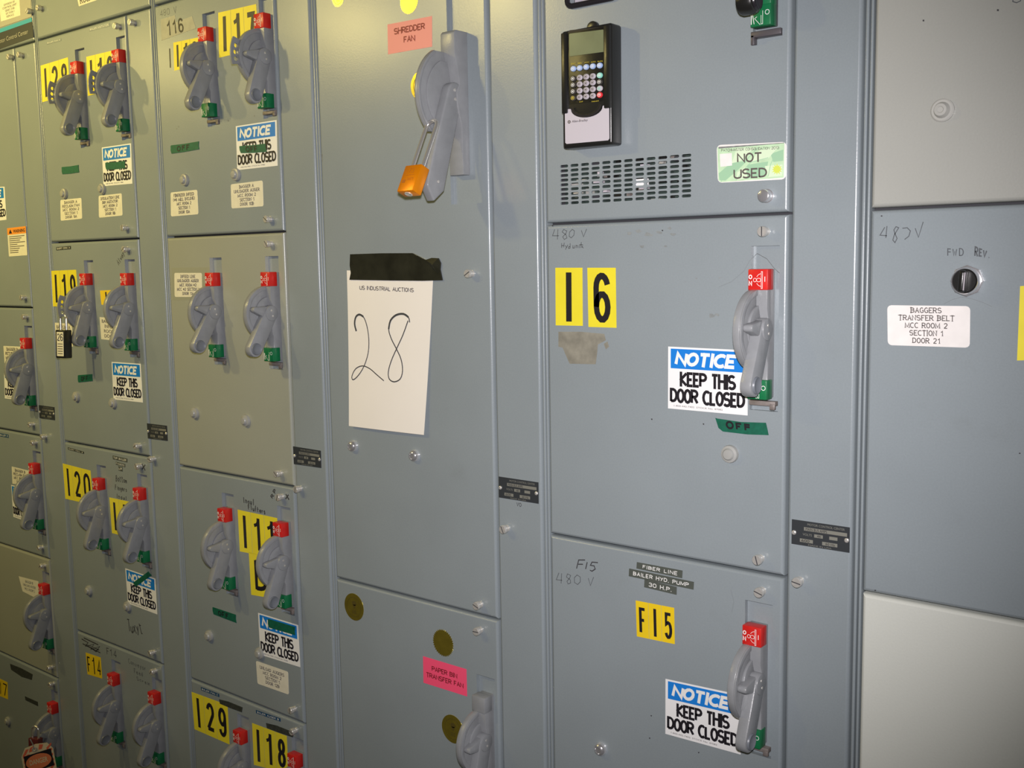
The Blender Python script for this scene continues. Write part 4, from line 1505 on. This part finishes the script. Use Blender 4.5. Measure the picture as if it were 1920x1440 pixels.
for k in range(24):
    t = 2 * math.pi * k / 24
    rr = random.uniform(.07, .09) if k % 2 == 0 else .045
    pts.append((.875 + rr * math.cos(t), .72 + rr * 1.9 * math.sin(t)))
f.poly(pts, SLIME, 0.0008)
f.poly([(.045, .24), (.225, .23), (.225, .56), (.05, .58)], WLAB, 0.0008)
f.grot('PATCHMASTER CONSOLIDATION 2013', 0.07, 0.11, 0.9, 0.185, f.h * .010, TXTGREY, 0.0009)
f.grot('NOT', 0.30, 0.24, 0.665, 0.50, f.h * .045, TXTGREY, 0.0009)
f.grot('USED', 0.245, 0.655, 0.735, 0.925, f.h * .045, TXTGREY, 0.0009)
f.build('printed_label', u, 'green banknote-patterned sticker reading NOT USED')
CH = lathe_y('latch_screw', [(0.009, 0.0), (0.009, 0.002), (0.008, 0.0023), (0.0085, 0.012), (0.0078, 0.0135), (0.0062, 0.0142)], CHROME, 22)
p = at(1434, 367, 0.008)
link('latch_screw', CH, u, (p.x, 0, p.z), label='polished chrome latch screw')

# second door: 16
u = door(4, zb, zt, 'large grey door with yellow I and 6 tiles and the switch over a notice', [(1403.3, 505.6, 24)])
latch(u, 1432, 434, 1.57)
latch(u, 1422, 1049, 1.3)
button(u, 1366, 852)
tiles(u, [(1040.8, 502), (1092.8, 502), (1093.5, 611), (1041.5, 610)], 'I', YELLOW, 0.0105, None, (0.2, 0.08, 0.8, 0.93))
tiles(u, [(1100.7, 502), (1155.2, 502), (1156.7, 614.7), (1102.9, 612.9)], '6', YELLOW, 0.0098, None, (0.18, 0.07, 0.82, 0.94))
notice(u, [(1253, 649.7), (1401.8, 657), (1401.8, 779), (1252.7, 765.6)])
f = flat([(1341.9, 783.6), (1439.4, 793.4), (1441.5, 816.8), (1344.8, 807.8)])
f.slab([(0, 0), (.03, .03), (.5, .12), (.97, -.02), (.985, .4), (1, .95), (.6, 1.05), (.12, 1), (.04, .75)], GTAPE, 0.0012)
f.glyphs('OFF', 0.22, 0.22, 0.68, 0.72, 0.0028, BLACK_INK, 0.06, 0.0015, 0.5)
f.build('tape_strip', u)
px_strokes(u, 'handwriting', [
    [(1040, 430), (1036, 442), (1048, 442)], [(1046, 430), (1045, 449)],
    [(1062, 433), (1057, 430), (1054, 435), (1061, 440), (1063, 446), (1058, 449), (1055, 444), (1061, 438), (1063, 432)],
    [(1073, 430), (1068, 435), (1067, 443), (1071, 446), (1076, 441), (1077, 433), (1073, 430)],
    [(1090, 432), (1094, 444), (1100, 429)]], 0.0011, PENCIL)
px_strokes(u, 'handwriting', [
    [(1053, 456), (1053, 465)], [(1053, 461), (1057, 460)], [(1058, 455), (1057, 464)], [(1060, 460), (1062, 464)], [(1065, 459), (1060, 468)], [(1069, 462), (1066, 463), (1066, 466), (1069, 465), (1069, 456)],
    [(1074, 460), (1074, 465), (1077, 465), (1077, 460)], [(1080, 465), (1080, 460), (1083, 461), (1083, 465)], [(1086, 460), (1086, 465)], [(1090, 454), (1089, 465)], [(1086, 459), (1093, 459)], [(1093, 461), (1091, 463), (1094, 465)]], 0.0009, PEN)
blot(u, 'glue_residue', [(1047, 622), (1090, 622), (1133, 626), (1136, 638), (1121, 646), (1120, 660), (1117, 683), (1068, 682), (1060, 664), (1055, 652), (1047, 650)], GLUE, label='torn patch of grey glue residue')
blot(u, 'glue_residue', [(1132, 645), (1139, 640), (1142, 650), (1136, 655)], GLUE)
for x, y, s_ in ((1180, 438, 6), (1197, 434, 8), (1216, 440, 9), (1236, 436, 7), (1256, 428, 6), (1262, 440, 7), (1204, 462, 6), (1248, 462, 5), (1334, 592, 8), (1345, 590, 6), (1306, 522, 3), (1349, 521, 2.5), (1285, 528, 2)):
    pts = []
    for k in range(9):
        t = 2 * math.pi * k / 9
        rr = s_ * random.uniform(.45, 1.0)
        pts.append((x + rr * math.cos(t), y + rr * .6 * math.sin(t)))
    blot(u, 'paint_chip', pts, mat('soft_dirt', (0.225, 0.245, 0.25), 0.5, 0, 0.2, 120), 0.0001)
for x, y in ((1222, 786), (1319, 795), (1242, 432), (1036, 423)):
    blot(u, 'paint_chip', [(x - 1.5, y - 1.2), (x + 1.5, y - 1), (x + 1.2, y + 1.6), (x - 1, y + 1.2)], PEN)
px_strokes(u, 'stray_hair', [[(1348, 538), (1372, 528), (1395, 508), (1406, 488), (1420, 475), (1438, 485), (1452, 503), (1462, 512)]], 0.00035, FAINT, 0.0002)

# third door: F15
u = door(4, BOT, zb, 'grey door with amber F15 tiles and a dark three-strip label', [(1392.4, 1172.2, 22)])
latch(u, 1425, 1110, 0.3)
button(u, 1123.5, 1406, CAPC)
dymo(u, [(1194.4, 1053.8), (1280, 1069.7), (1279.2, 1084), (1193.6, 1065.8)], 'FIBER LINE', None, None, (0.14, 0.24, 0.9, 0.76))
dymo(u, [(1180, 1065.8), (1301.3, 1091), (1300.5, 1105.5), (1179.2, 1080.2)], 'BAILER HYD. PUMP', None, None, (0.07, 0.24, 0.93, 0.76))
dymo(u, [(1208.8, 1086), (1269, 1100.5), (1268.7, 1115.2), (1208, 1100.8)], '30 H.P.', None, None, (0.14, 0.24, 0.86, 0.76))
tiles(u, [(1191.7, 1125.7), (1264.4, 1139.7), (1265.6, 1207.8), (1194, 1193)], 'FI5', YELLOW2, 0.0048, None, (0.2, 0.13, 0.84, 0.9))
notice(u, [(1248, 1272.7), (1388.8, 1303), (1388.8, 1414.6), (1247.7, 1375.7)])
px_strokes(u, 'handwriting', [[(1081, 1066), (1085, 1050), (1097, 1050)], [(1084, 1058), (1093, 1058)], [(1101, 1054), (1098, 1067)], [(1121, 1055), (1110, 1054), (1107, 1060), (1114, 1061), (1116, 1067), (1110, 1071), (1106, 1069)]], 0.0017, PEN)
px_strokes(u, 'handwriting', [
    [(1048, 1074), (1043, 1087), (1054, 1088)], [(1053, 1075), (1052, 1094)],
    [(1070, 1079), (1064, 1076), (1062, 1082), (1069, 1087), (1070, 1093), (1065, 1095), (1063, 1090), (1068, 1084), (1070, 1079)],
    [(1082, 1078), (1077, 1083), (1077, 1092), (1083, 1096), (1088, 1091), (1088, 1082), (1082, 1078)],
    [(1103, 1084), (1107, 1098), (1113, 1082)]], 0.0011, PENCIL)
for x, y in ((1218, 1384), (1310, 1411), (1221, 1342)):
    blot(u, 'paint_chip', [(x - 1.3, y - 1), (x + 1.3, y - 1), (x + 1, y + 1.4), (x - 1, y + 1)], PEN)
px_strokes(u, 'stray_hair', [[(1372, 1148), (1376, 1128), (1370, 1105)]], 0.00035, FAINT, 0.0002)

# ================================================================ section 5
u = door(5, zt, None, 'pale grey door in the top right corner with one round cap', (), mat('pale_grey_enamel_darker', (0.385, 0.392, 0.362), 0.32, 0, 0.02, 5, 0.22, 330, 0.5, 0.03, 0.12))  # a darker enamel tone than on the bottom right door
button(u, 1765, 206, lathe_y('push_button', [(0.0135, 0.0), (0.0135, 0.003), (0.012, 0.0042), (0.0095, 0.0042), (0.0085, 0.007), (0.007, 0.0105), (0.004, 0.0108), (0.003, 0.0098)], WHITECAP, 28))
for x, y, s_ in ((1731.5, 38.5, 1.6), (1871, 19, 1.8)):
    blot(u, 'paint_chip', [(x - s_, y - s_), (x + s_, y - s_), (x + s_, y + s_), (x - s_, y + s_)], PEN)
px_strokes(u, 'handwriting', [[(1900, -6), (1899, 3), (1906, 5), (1913, 2), (1916, -5)]], 0.001, PENCIL)

u = door(5, zb, zt, 'grey door at the right edge with the baggers transfer belt label')
label_lines(u, [(1663.7, 572.2), (1819.4, 574), (1818.4, 652), (1664.7, 647)], ['BAGGERS', 'TRANSFER BELT', 'MCC ROOM 2', 'SECTION 1', 'DOOR 21'], WLAB, (0.14, 0.045, 0.82, 0.93), 0.005, TXTGREY, 0.018)
px_strokes(u, 'handwriting', [
    [(1659, 426), (1650, 441), (1663, 442)], [(1663, 424), (1661, 446)],
    [(1685, 427), (1680, 425), (1676, 431), (1678, 438), (1682, 447), (1678, 455), (1674, 450), (1677, 440), (1685, 427)],
    [(1692, 428), (1701, 427), (1707, 433), (1704, 443), (1696, 449)],
    [(1716, 428), (1722, 445), (1731, 416)]], 0.0011, PENCIL)
scrawl(u, [(1776, 465), (1806, 467), (1806, 480), (1776, 480)], 'FWD', 0.0012, PENCIL, 0.1)
scrawl(u, [(1828, 463), (1858, 473), (1857, 483), (1827, 480)], 'REV.', 0.0016, PENCIL, 0.08)
f = flat([(1912.8, 536.5), (2010, 530), (2008, 672), (1907, 676)])
f.slab(Q, YELLOW)
f.stroke([(0.62, .1), (0.62, .9)], 0.0145, BLACK_INK)
f.build('number_tile', u)
for x, y in ((1653, 405), (1641, 1107), (1912, 850)):
    blot(u, 'paint_chip', [(x - 1.5, y - 1.2), (x + 1.5, y - 1.2), (x + 1.5, y + 1.2), (x - 1.5, y + 1.2)], PEN)
px_strokes(u, 'stray_hair', [[(1770, 570), (1785, 562), (1802, 557), (1822, 560), (1845, 568), (1860, 575)]], 0.00035, FAINT, 0.0002)
# selector switch: nut, bezel and knob
p = at(1809, 527, 0.012)
sw = link('selector_switch', fix(mesh('selector_switch', [(0.0188 * math.cos(math.radians(t)), y, 0.0188 * math.sin(math.radians(t))) for y in (0.0, -0.005) for t in range(0, 360, 45)],
          [list(range(8)), list(range(15, 7, -1))] + [[i, (i + 1) % 8, 8 + (i + 1) % 8, 8 + i] for i in range(8)], CHROME), 0.0008, 2, False), u, (p.x, 0, p.z), label='chrome-ringed black selector knob')
link('bezel', lathe_y('bezel', [(0.0160, 0.005), (0.0162, 0.009), (0.0156, 0.013), (0.0146, 0.0145), (0.0138, 0.013), (0.0138, 0.006)], CHROME, 36), sw, (p.x, 0, p.z))
kn = [lathe_y('k', [(0.0137, 0.006), (0.0137, 0.0135), (0.0128, 0.015), (0.002, 0.0152)], BLACKP, 32),
      box_me('k', -0.0038, 0.0038, -0.027, -0.014, -0.0128, 0.0128, BLACKP, 0.003, 3),
      box_me('k', 0.0028, 0.0037, -0.0275, -0.0155, -0.0105, 0.0105, KGREY, 0.0004)]
link('knob', join_me('knob', kn), sw, (p.x, 0, p.z), (0, 0.06, 0))

u = door(5, BOT, zb, 'pale grey door in the bottom right corner without fittings', (), LIGHT)

# ================================================================ keypad module
ko = 0.028
a, b, c, d = at(1052.6, 58, ko), at(1146, 42.8, ko), at(1148, 270.5, ko), at(1055, 279.6, ko)
kx0, kx1 = (a.x + d.x) / 2, (b.x + c.x) / 2
kz1, kz0 = (a.z + b.z) / 2, (c.z + d.z) / 2
kc = Vector((kx0, -0.0005, kz0))
KW, KH = kx1 - kx0, kz1 - kz0
kp = empty('keypad', kc, 'black handheld keypad with a screen, mounted above the grille', 'keypad')
link('case', box_me('case', 0, KW, -ko, 0, 0, KH, BLACKP, 0.004, 3), kp, kc)
# raised rim of the upper housing
for ra, rb in ((0.001, 0.011), (KW - .012, KW - .001)):
    link('side_rail', box_me('side_rail', ra, rb, -ko - .003, -ko + .002, KH * .30, KH - .003, BLACKP, 0.0018), kp, kc)
tb = prism_x('t', [(0, 0)], 0, 1, BLACKP) if 0 else None
tabv = arc(0, 0, .0095, 0, 180, 12)
V = [(x, y, z_) for y in (-0.014, -0.021) for x, z_ in tabv]
n = len(tabv)
me = fix(mesh('release_tab', V, [list(range(n)), list(range(2 * n - 1, n - 1, -1))] + [[i, (i + 1) % n, n + (i + 1) % n, n + i] for i in range(n)], BLACKP), 0.0008, 2, True)
pt = at(1110, 45, 0.021)
link('release_tab', me, kp, (pt.x, -0.0005, kz1 - .001))


def kflat(corners, out, name, build):
    f = flat(corners, out)
    build(f)
    return f.build(name, kp)


def kz(x, y):
    return (1040 + x / 5.536, 30 + y / 5.536)


kflat([kz(140, 150), kz(520, 110), kz(525, 880), kz(140, 925)], ko, 'overlay_panel', lambda f: f.slab(rrect(f, .004), KEYPANEL, 0.0005))
f = flat([kz(150, 185), kz(510, 140), kz(515, 372), kz(155, 420)], ko + .0006)
f.slab(rrect(f, .0015), LCD, 0.0004)
f.build('screen', kp, 'olive-green display')
f = flat([kz(165, 455), kz(510, 420), kz(515, 890), kz(160, 930)], ko + .0006)
for k, t in enumerate(['ESC', 'SEL', 'JOG', 'AUTO', 'RUN']):
    f.text(t, 0.02 + k * .2, 0.075 + 0.002 * k, 0.16 + k * .2, 0.105 + 0.002 * k, KYEL, 0, 0, 0.0001)
f.text('EXP', .28, .93, .38, .955, KYEL, 0, 0, 0.0001)
f.text('PARAM', .64, .955, .84, .98, KYEL, 0, 0, 0.0001)
f.build('key_legends', kp)
KX = [[195, 260, 328, 397, 468], ]
rows = [(548, 540, 530, 522, 514), (652, 640, 631, 625, 617), (717, 708, 699, 691, 685), (785, 776, 768, 760, 752), (853, 843, 836, 829, 820)]
keyc = {}


def key_me(m, ink):
    k = (m.name, ink.name)
    if k not in keyc:
        b = lathe_y('key', [(0.0042, 0.0), (0.0041, 0.0012), (0.0036, 0.0020), (0.002, 0.0023)], m, 18, True, 0, 0, 1.18)
        n = 16
        V = [(0.0026 * 1.2 * math.cos(2 * math.pi * t / n), -0.0026, 0.0026 * math.sin(2 * math.pi * t / n)) for t in range(n)]
        V2 = [(0.0021 * 1.2 * math.cos(2 * math.pi * t / n), -0.0026, 0.0021 * math.sin(2 * math.pi * t / n)) for t in range(n)]
        r = mesh('r', V + V2, [[i, (i + 1) % n, n + (i + 1) % n, n + i] for i in range(n)], ink)
        s = box_me('s', -0.0012, 0.0012, -0.0027, -0.0022, -0.0008, 0.0008, ink)
        keyc[k] = join_me('key', [b, r, s])
    return keyc[k]


for ri, row in enumerate(rows):
    for ci, y in enumerate(row):
        x = (195, 260, 328, 397, 469)[ci]
        m_, ink = KGREY, KDARK
        if ri == 0:
            m_, ink = KBLUE, WHITE_INK
        elif ci == 0:
            m_, ink = (KDARK, WHITE_INK) if ri < 4 else (KDARK, KYEL)
        elif ci == 4:
            m_, ink = [(KGREEN, WHITE_INK), (KDARK, WHITE_INK), (KGREY, KGREEN), (KRED, WHITE_INK)][ri - 1]
        px, py = kz(x, y)
        p = at(px, py, ko + .001)
        link('key', key_me(m_, ink), kp, (p.x, -(ko + .0006), p.z))
f = flat([kz(110, 972), kz(568, 925), kz(572, 1290), kz(115, 1330)], ko)
cut = arc(.5, .02, .36, 180, 0, 14, .27)
cut = [(x, .02 + abs(y - .02)) for x, y in cut]
pts = [(0, 0)] + [(.13, .0)] + [(x, y) for x, y in cut if .13 < x < .87] + [(.87, 0)] + [(1, 0), (1, .95), (.97, 1), (.03, 1), (0, .96)]
f.slab(pts, COVER, 0.0012)
f.text('Allen-Bradley', 0.16, 0.33, 0.53, 0.42, TXTGREY, 0.01, 0.2, 0.0015)
f.poly(arc(.10, .37, .036, 0, 340, 16, .048), TXTGREY, 0.0015)
f.text('AB', .078, .352, .122, .388, COVER, 0.01, 0, 0.0017)
f.build('lower_cover', kp, 'pale lilac cover plate with black lettering')
f = flat([kz(150, 925), kz(530, 885), kz(520, 1060), kz(160, 1090)], ko)
f.stroke([(x, .18 + abs(y)) for x, y in arc(.5, 0, .40, 180, 0, 16, .62)], 0.0030, BLACKR, 0.003)
f.stroke([(x, .14 + abs(y)) for x, y in arc(.5, 0, .36, 180, 0, 16, .56)], 0.0010, KYEL if 0 else BLACKP, 0.0035)
f.build('finger_grip', kp)

# ================================================================ auction sheet and tape
cor = [(651, 507), (813, 513), (800, 814.5), (659.4, 797.8)]
bul = lambda u_, v_: 0.001 + 0.006 * v_ * v_ + 0.0016 * math.sin(u_ * 3.0) * v_
P, size = quad_map(cor, 0.0, bul)
f = Flat(P, size)
nu, nv = 8, 14
V, F = [], []
for j in range(nv + 1):
    for i in range(nu + 1):
        uu = i / nu
        vvv = j / nv
        ins = 0.012 * math.sin(vvv * 3.1) if i in (0,) else 0
        V.append((uu, vvv))
for j in range(nv):
    for i in range(nu):
        a_ = j * (nu + 1) + i
        F.append([a_, a_ + 1, a_ + nu + 2, a_ + nu + 1])
f.add(V, F, PAPER, 0.0)
f.add(V, [g_[::-1] for g_ in F], PAPER, -0.0003)


def pz(x, y):
    """photo position on the sheet -> sheet u, v"""
    px, py = 600 + x / 3.13, 440 + y / 3.13
    u_, v_ = 0.5, 0.5
    for _ in range(12):
        q = [cor[0][k] * (1 - u_) * (1 - v_) + cor[1][k] * u_ * (1 - v_) + cor[2][k] * u_ * v_ + cor[3][k] * (1 - u_) * v_ for k in (0, 1)]
        u_ += (px - q[0]) / 152.0
        v_ += (py - q[1]) / 300.0
    return u_, v_


def smooth(pts, k=3):
    out = []
    n = len(pts)
    for i in range(n - 1):
        p0, p1, p2, p3 = pts[max(i - 1, 0)], pts[i], pts[i + 1], pts[min(i + 2, n - 1)]
        for s in range(k):
            t = s / k
            out.append(tuple(0.5 * ((2 * p1[j]) + (-p0[j] + p2[j]) * t + (2 * p0[j] - 5 * p1[j] + 4 * p2[j] - p3[j]) * t * t + (-p0[j] + 3 * p1[j] - 3 * p2[j] + p3[j]) * t ** 3) for j in (0, 1)))
    out.append(pts[-1])
    return out


two = [(222, 562), (211, 520), (218, 480), (240, 465), (265, 478), (287, 530), (300, 610), (297, 690), (274, 765), (240, 820), (207, 847), (199, 825), (222, 782), (265, 765), (310, 782), (350, 815), (395, 852)]
eight = [(538, 510), (531, 480), (502, 461), (460, 468), (428, 500), (418, 550), (434, 605), (465, 665), (492, 725), (502, 790), (490, 840), (456, 858), (427, 842), (420, 800), (436, 735), (465, 665), (500, 585), (529, 500)]
f.stroke([pz(*q) for q in smooth(two)], 0.0019, PEN, 0.0005)
f.stroke([pz(*q) for q in smooth(eight)], 0.0021, PEN, 0.0005)
f.stroke([pz(*q) for q in smooth(two[:5])], 0.0038, PENCIL, 0.0004)
f.stroke([pz(*q) for q in smooth(eight[1:6])], 0.0038, PENCIL, 0.0004)
a_, b_ = pz(240, 297), pz(560, 336)
f.grot('US INDUSTRIAL AUCTIONS', a_[0], a_[1], b_[0], b_[1], 0.0012, TXTGREY, 0.0005)
f.build('paper_sheet', None, 'white paper sheet with handwritten 28, taped to the tall door', 'paper')
tp = [(176, 115), (360, 109), (540, 108), (580, 128), (618, 148), (655, 136), (692, 138), (706, 168), (703, 205), (716, 268), (600, 271), (400, 269), (172, 265), (180, 225), (174, 180)]
tp = [(600 + x / 3.13, 440 + y / 3.13) for x, y in tp]
V = [at(x, y, 0.0032) for x, y in tp] + [at(x, y, 0.0032) + Vector((0, .0026, 0)) for x, y in tp]
n = len(tp)
cc = V[0].copy()
ri = [at(600 + x / 3.13, 440 + y / 3.13, 0.0034) for x, y in ((618, 148), (640, 175), (665, 205), (690, 230), (703, 205), (706, 168), (692, 138), (655, 136))]
F = [list(range(n))] + [[i, (i + 1) % n, n + (i + 1) % n, n + i] for i in range(n)]
b0 = len(V)
V += ri
ctr = sum(ri, Vector()) / len(ri) + Vector((0, -0.005, 0))
V.append(ctr)
for i in range(len(ri)):
    F.append([b0 + i, b0 + (i + 1) % len(ri), b0 + len(ri)])
link('tape_strip', mesh('tape_strip', [v_ - cc for v_ in V], F, BTAPE), None, cc, label='glossy black tape strip holding the 28 sheet, crumpled right end', cat='tape')


# ================================================================ padlocks
def padlock(body_me, sh_pts, sh_r, top, rot, label, extra=()):
    root = empty('padlock', top, label, 'padlock', None)
    root.rotation_euler = rot
    def ch(name, me, lab=None, par=root):
        o_ = bpy.data.objects.new(name, me)
        col.objects.link(o_)
        o_.parent = par
        if lab:
            o_['label'] = lab
        return o_
    bo = ch('body', body_me)
    ch('shackle', tube_me('shackle', sh_pts, sh_r, SHK, 12))
    for nme, me, lab in extra:
        ch(nme, me, lab, bo)
    return root


def shackle(wd, ln, r):
    """origin at the crown of the bow, legs going down"""
    pts = [(-wd, 0, -ln)] + [(-wd, 0, -ln * t) for t in (.8, .6, .4, .25)]
    pts += [(wd * math.cos(math.radians(t)), 0, -wd + wd * math.sin(math.radians(t))) for t in range(180, -1, -18)]
    pts += [(wd, 0, -ln * t) for t in (.25, .4, .6, .8)] + [(wd, 0, -ln)]
    return pts


# orange one on the large lever
bz = -0.083
body = box_me('body', -0.019, 0.019, -0.0095, 0.0095, bz - 0.046, bz, ORANGE, 0.0022, 2)


def OP(u_, v_, l):
    return Vector((-0.019 + u_ * .038, -0.0095 - l, bz - v_ * .046))


f = Flat(OP, (.038, .046))
OD = mat('engraved_brown', (0.45, 0.13, 0.01), 0.5)
f.glyphs('73', .36, .14, .68, .31, 0.0007, OD, 0, 0.0002)
f.stroke([(.22, .4), (.78, .4)], 0.0005, OD, 0.0002)
f.rect(.14, .56, .34, .68, OD, 0.0002)
f.text('SAFETY', .42, .50, .8, .60, OD, 0, 0, 0.0002)
body = join_me('body', [body, mesh('e', f.V, f.F, f.mats, f.M)])
keyh = lathe_y('k', [(0.007, 0), (0.007, .0012), (.006, .0016), (.002, .0010)], STEEL, 18)
kv = mesh('keyway', [(v_.co.x, v_.co.z * .9, bz - 0.046 + v_.co.y) for v_ in keyh.vertices], [list(p_.vertices) for p_ in keyh.polygons], STEEL)
top = at(813, 226, 0.064)
padlock(body, shackle(0.012, 0.088, 0.0034), 0.0034, (top.x, top.y, top.z), (math.radians(-26), 0, math.radians(-4)), 'orange padlock with a long chrome shackle on the large lever switch', [('keyway', kv, None)])

# black one on the I19 switch
bz = -0.036
body = box_me('body', -0.017, 0.017, -0.010, 0.010, bz - 0.066, bz, BLACKP, 0.0025, 2)
f = Flat(lambda u_, v_, l: Vector((-0.011 + u_ * .024, -0.0100 - l, bz - .005 - v_ * .056)), (.024, .056))
f.slab(Q, CREAM, 0.0005)
f.glyphs('26', .12, .08, .9, .36, 0.0018, BLACK_INK, 0.04, 0.0008)
for k in range(5):
    f.rect(.12, .48 + k * .1, .88, .51 + k * .1, TXTGREY, 0.0008)
lab_me = mesh('label', f.V, f.F, f.mats, f.M)
top = at(118, 594, 0.062)
padlock(body, shackle(0.0105, 0.04, 0.0032), 0.0032, (top.x + .002, top.y, top.z + .006), (math.radians(-3), 0, math.radians(8)), 'long black padlock with a white 26 label hanging beside the I19 number', [('paper_label', lab_me, 'white label with 26')])

# padlock holding the danger tag at the bottom left
bz = -0.030
body = box_me('body', -0.016, 0.016, -0.009, 0.009, bz - 0.036, bz, mat('dark_red_lock', (0.12, 0.02, 0.02), 0.35), 0.002, 2)
top = at(66, 1362, 0.062)
padlock(body, shackle(0.010, 0.034, 0.003), 0.003, (top.x, top.y, top.z), (math.radians(-3), 0, math.radians(20)), 'small dark red padlock above the danger tag in the bottom left corner')

# danger tag, turned towards the aisle
tc = at(69, 1406, 0.085)
ang = math.radians(52)
root = empty('danger_tag', tc, 'orange and cream striped danger tag hanging at the bottom left corner', 'tag')
ax = Vector((math.cos(ang), math.sin(ang), 0))
nrm = Vector((math.sin(ang), -math.cos(ang), 0))
TW, TH = 0.078, 0.14


def TP(u_, v_, l):
    x = (u_ - .5) * TW
    z_ = -v_ * TH + 0.012
    c_, s_ = math.cos(0.16), math.sin(0.16)
    x, z_ = x * c_ - z_ * s_ * .6, z_ * c_ + x * s_
    return Vector(tc) + ax * x + Vector((0, 0, z_)) + nrm * l


f = Flat(TP, (TW, TH))
f.slab([(.15, 0), (.5, -.03), (.85, 0), (1, .13), (1, 1), (0, 1), (0, .15)], TAGW, 0.0004, -0.0004)
for k in range(6):
    y0 = .03 + k * .1
    f.poly([(.05, y0 + .10), (.05 + .12, y0), (.05 + .22, y0), (.05, y0 + .17)], TAGR, 0.0006)
    f.poly([(.80, y0 + .06), (.97, y0 - .02), (.97, y0 + .02), (.80, y0 + .12)], TAGR, 0.0006)
f.poly([(.3, .02), (.45, -.01), (.36, .09), (.25, .1)], TAGR, 0.0006)
f.poly([(.6, -.01), (.72, .01), (.66, .09), (.55, .09)], TAGR, 0.0006)
f.poly([(.07, .15), (.93, .12), (.95, .46), (.07, .49)], BLACK_INK, 0.0007)
f.poly(arc(.5, .305, .40, 0, 345, 22, .145), mat('tag_oval', (0.82, 0.24, 0.10), 0.45), 0.0009)
f.text('DANGER', .22, .25, .78, .35, TAGW, 0.02, 0, 0.0011)
o_ = f.build('card', root)
gr = []
for k in range(16):
    t = 2 * math.pi * k / 16
    gr.append(TP(.44 + .07 * math.cos(t), .06 + .035 * math.sin(t), 0.001) - Vector(tc))
link('grommet', tube_me('grommet', gr, 0.0016, STEEL, 8, True), root, tc)
link('tie_wire', tube_me('tie_wire', [TP(.44, .06, .002) - Vector(tc), TP(.42, -.06, .004) - Vector(tc), TP(.36, -.15, .0) - Vector(tc)], 0.0014, CHROME, 8), root, tc)
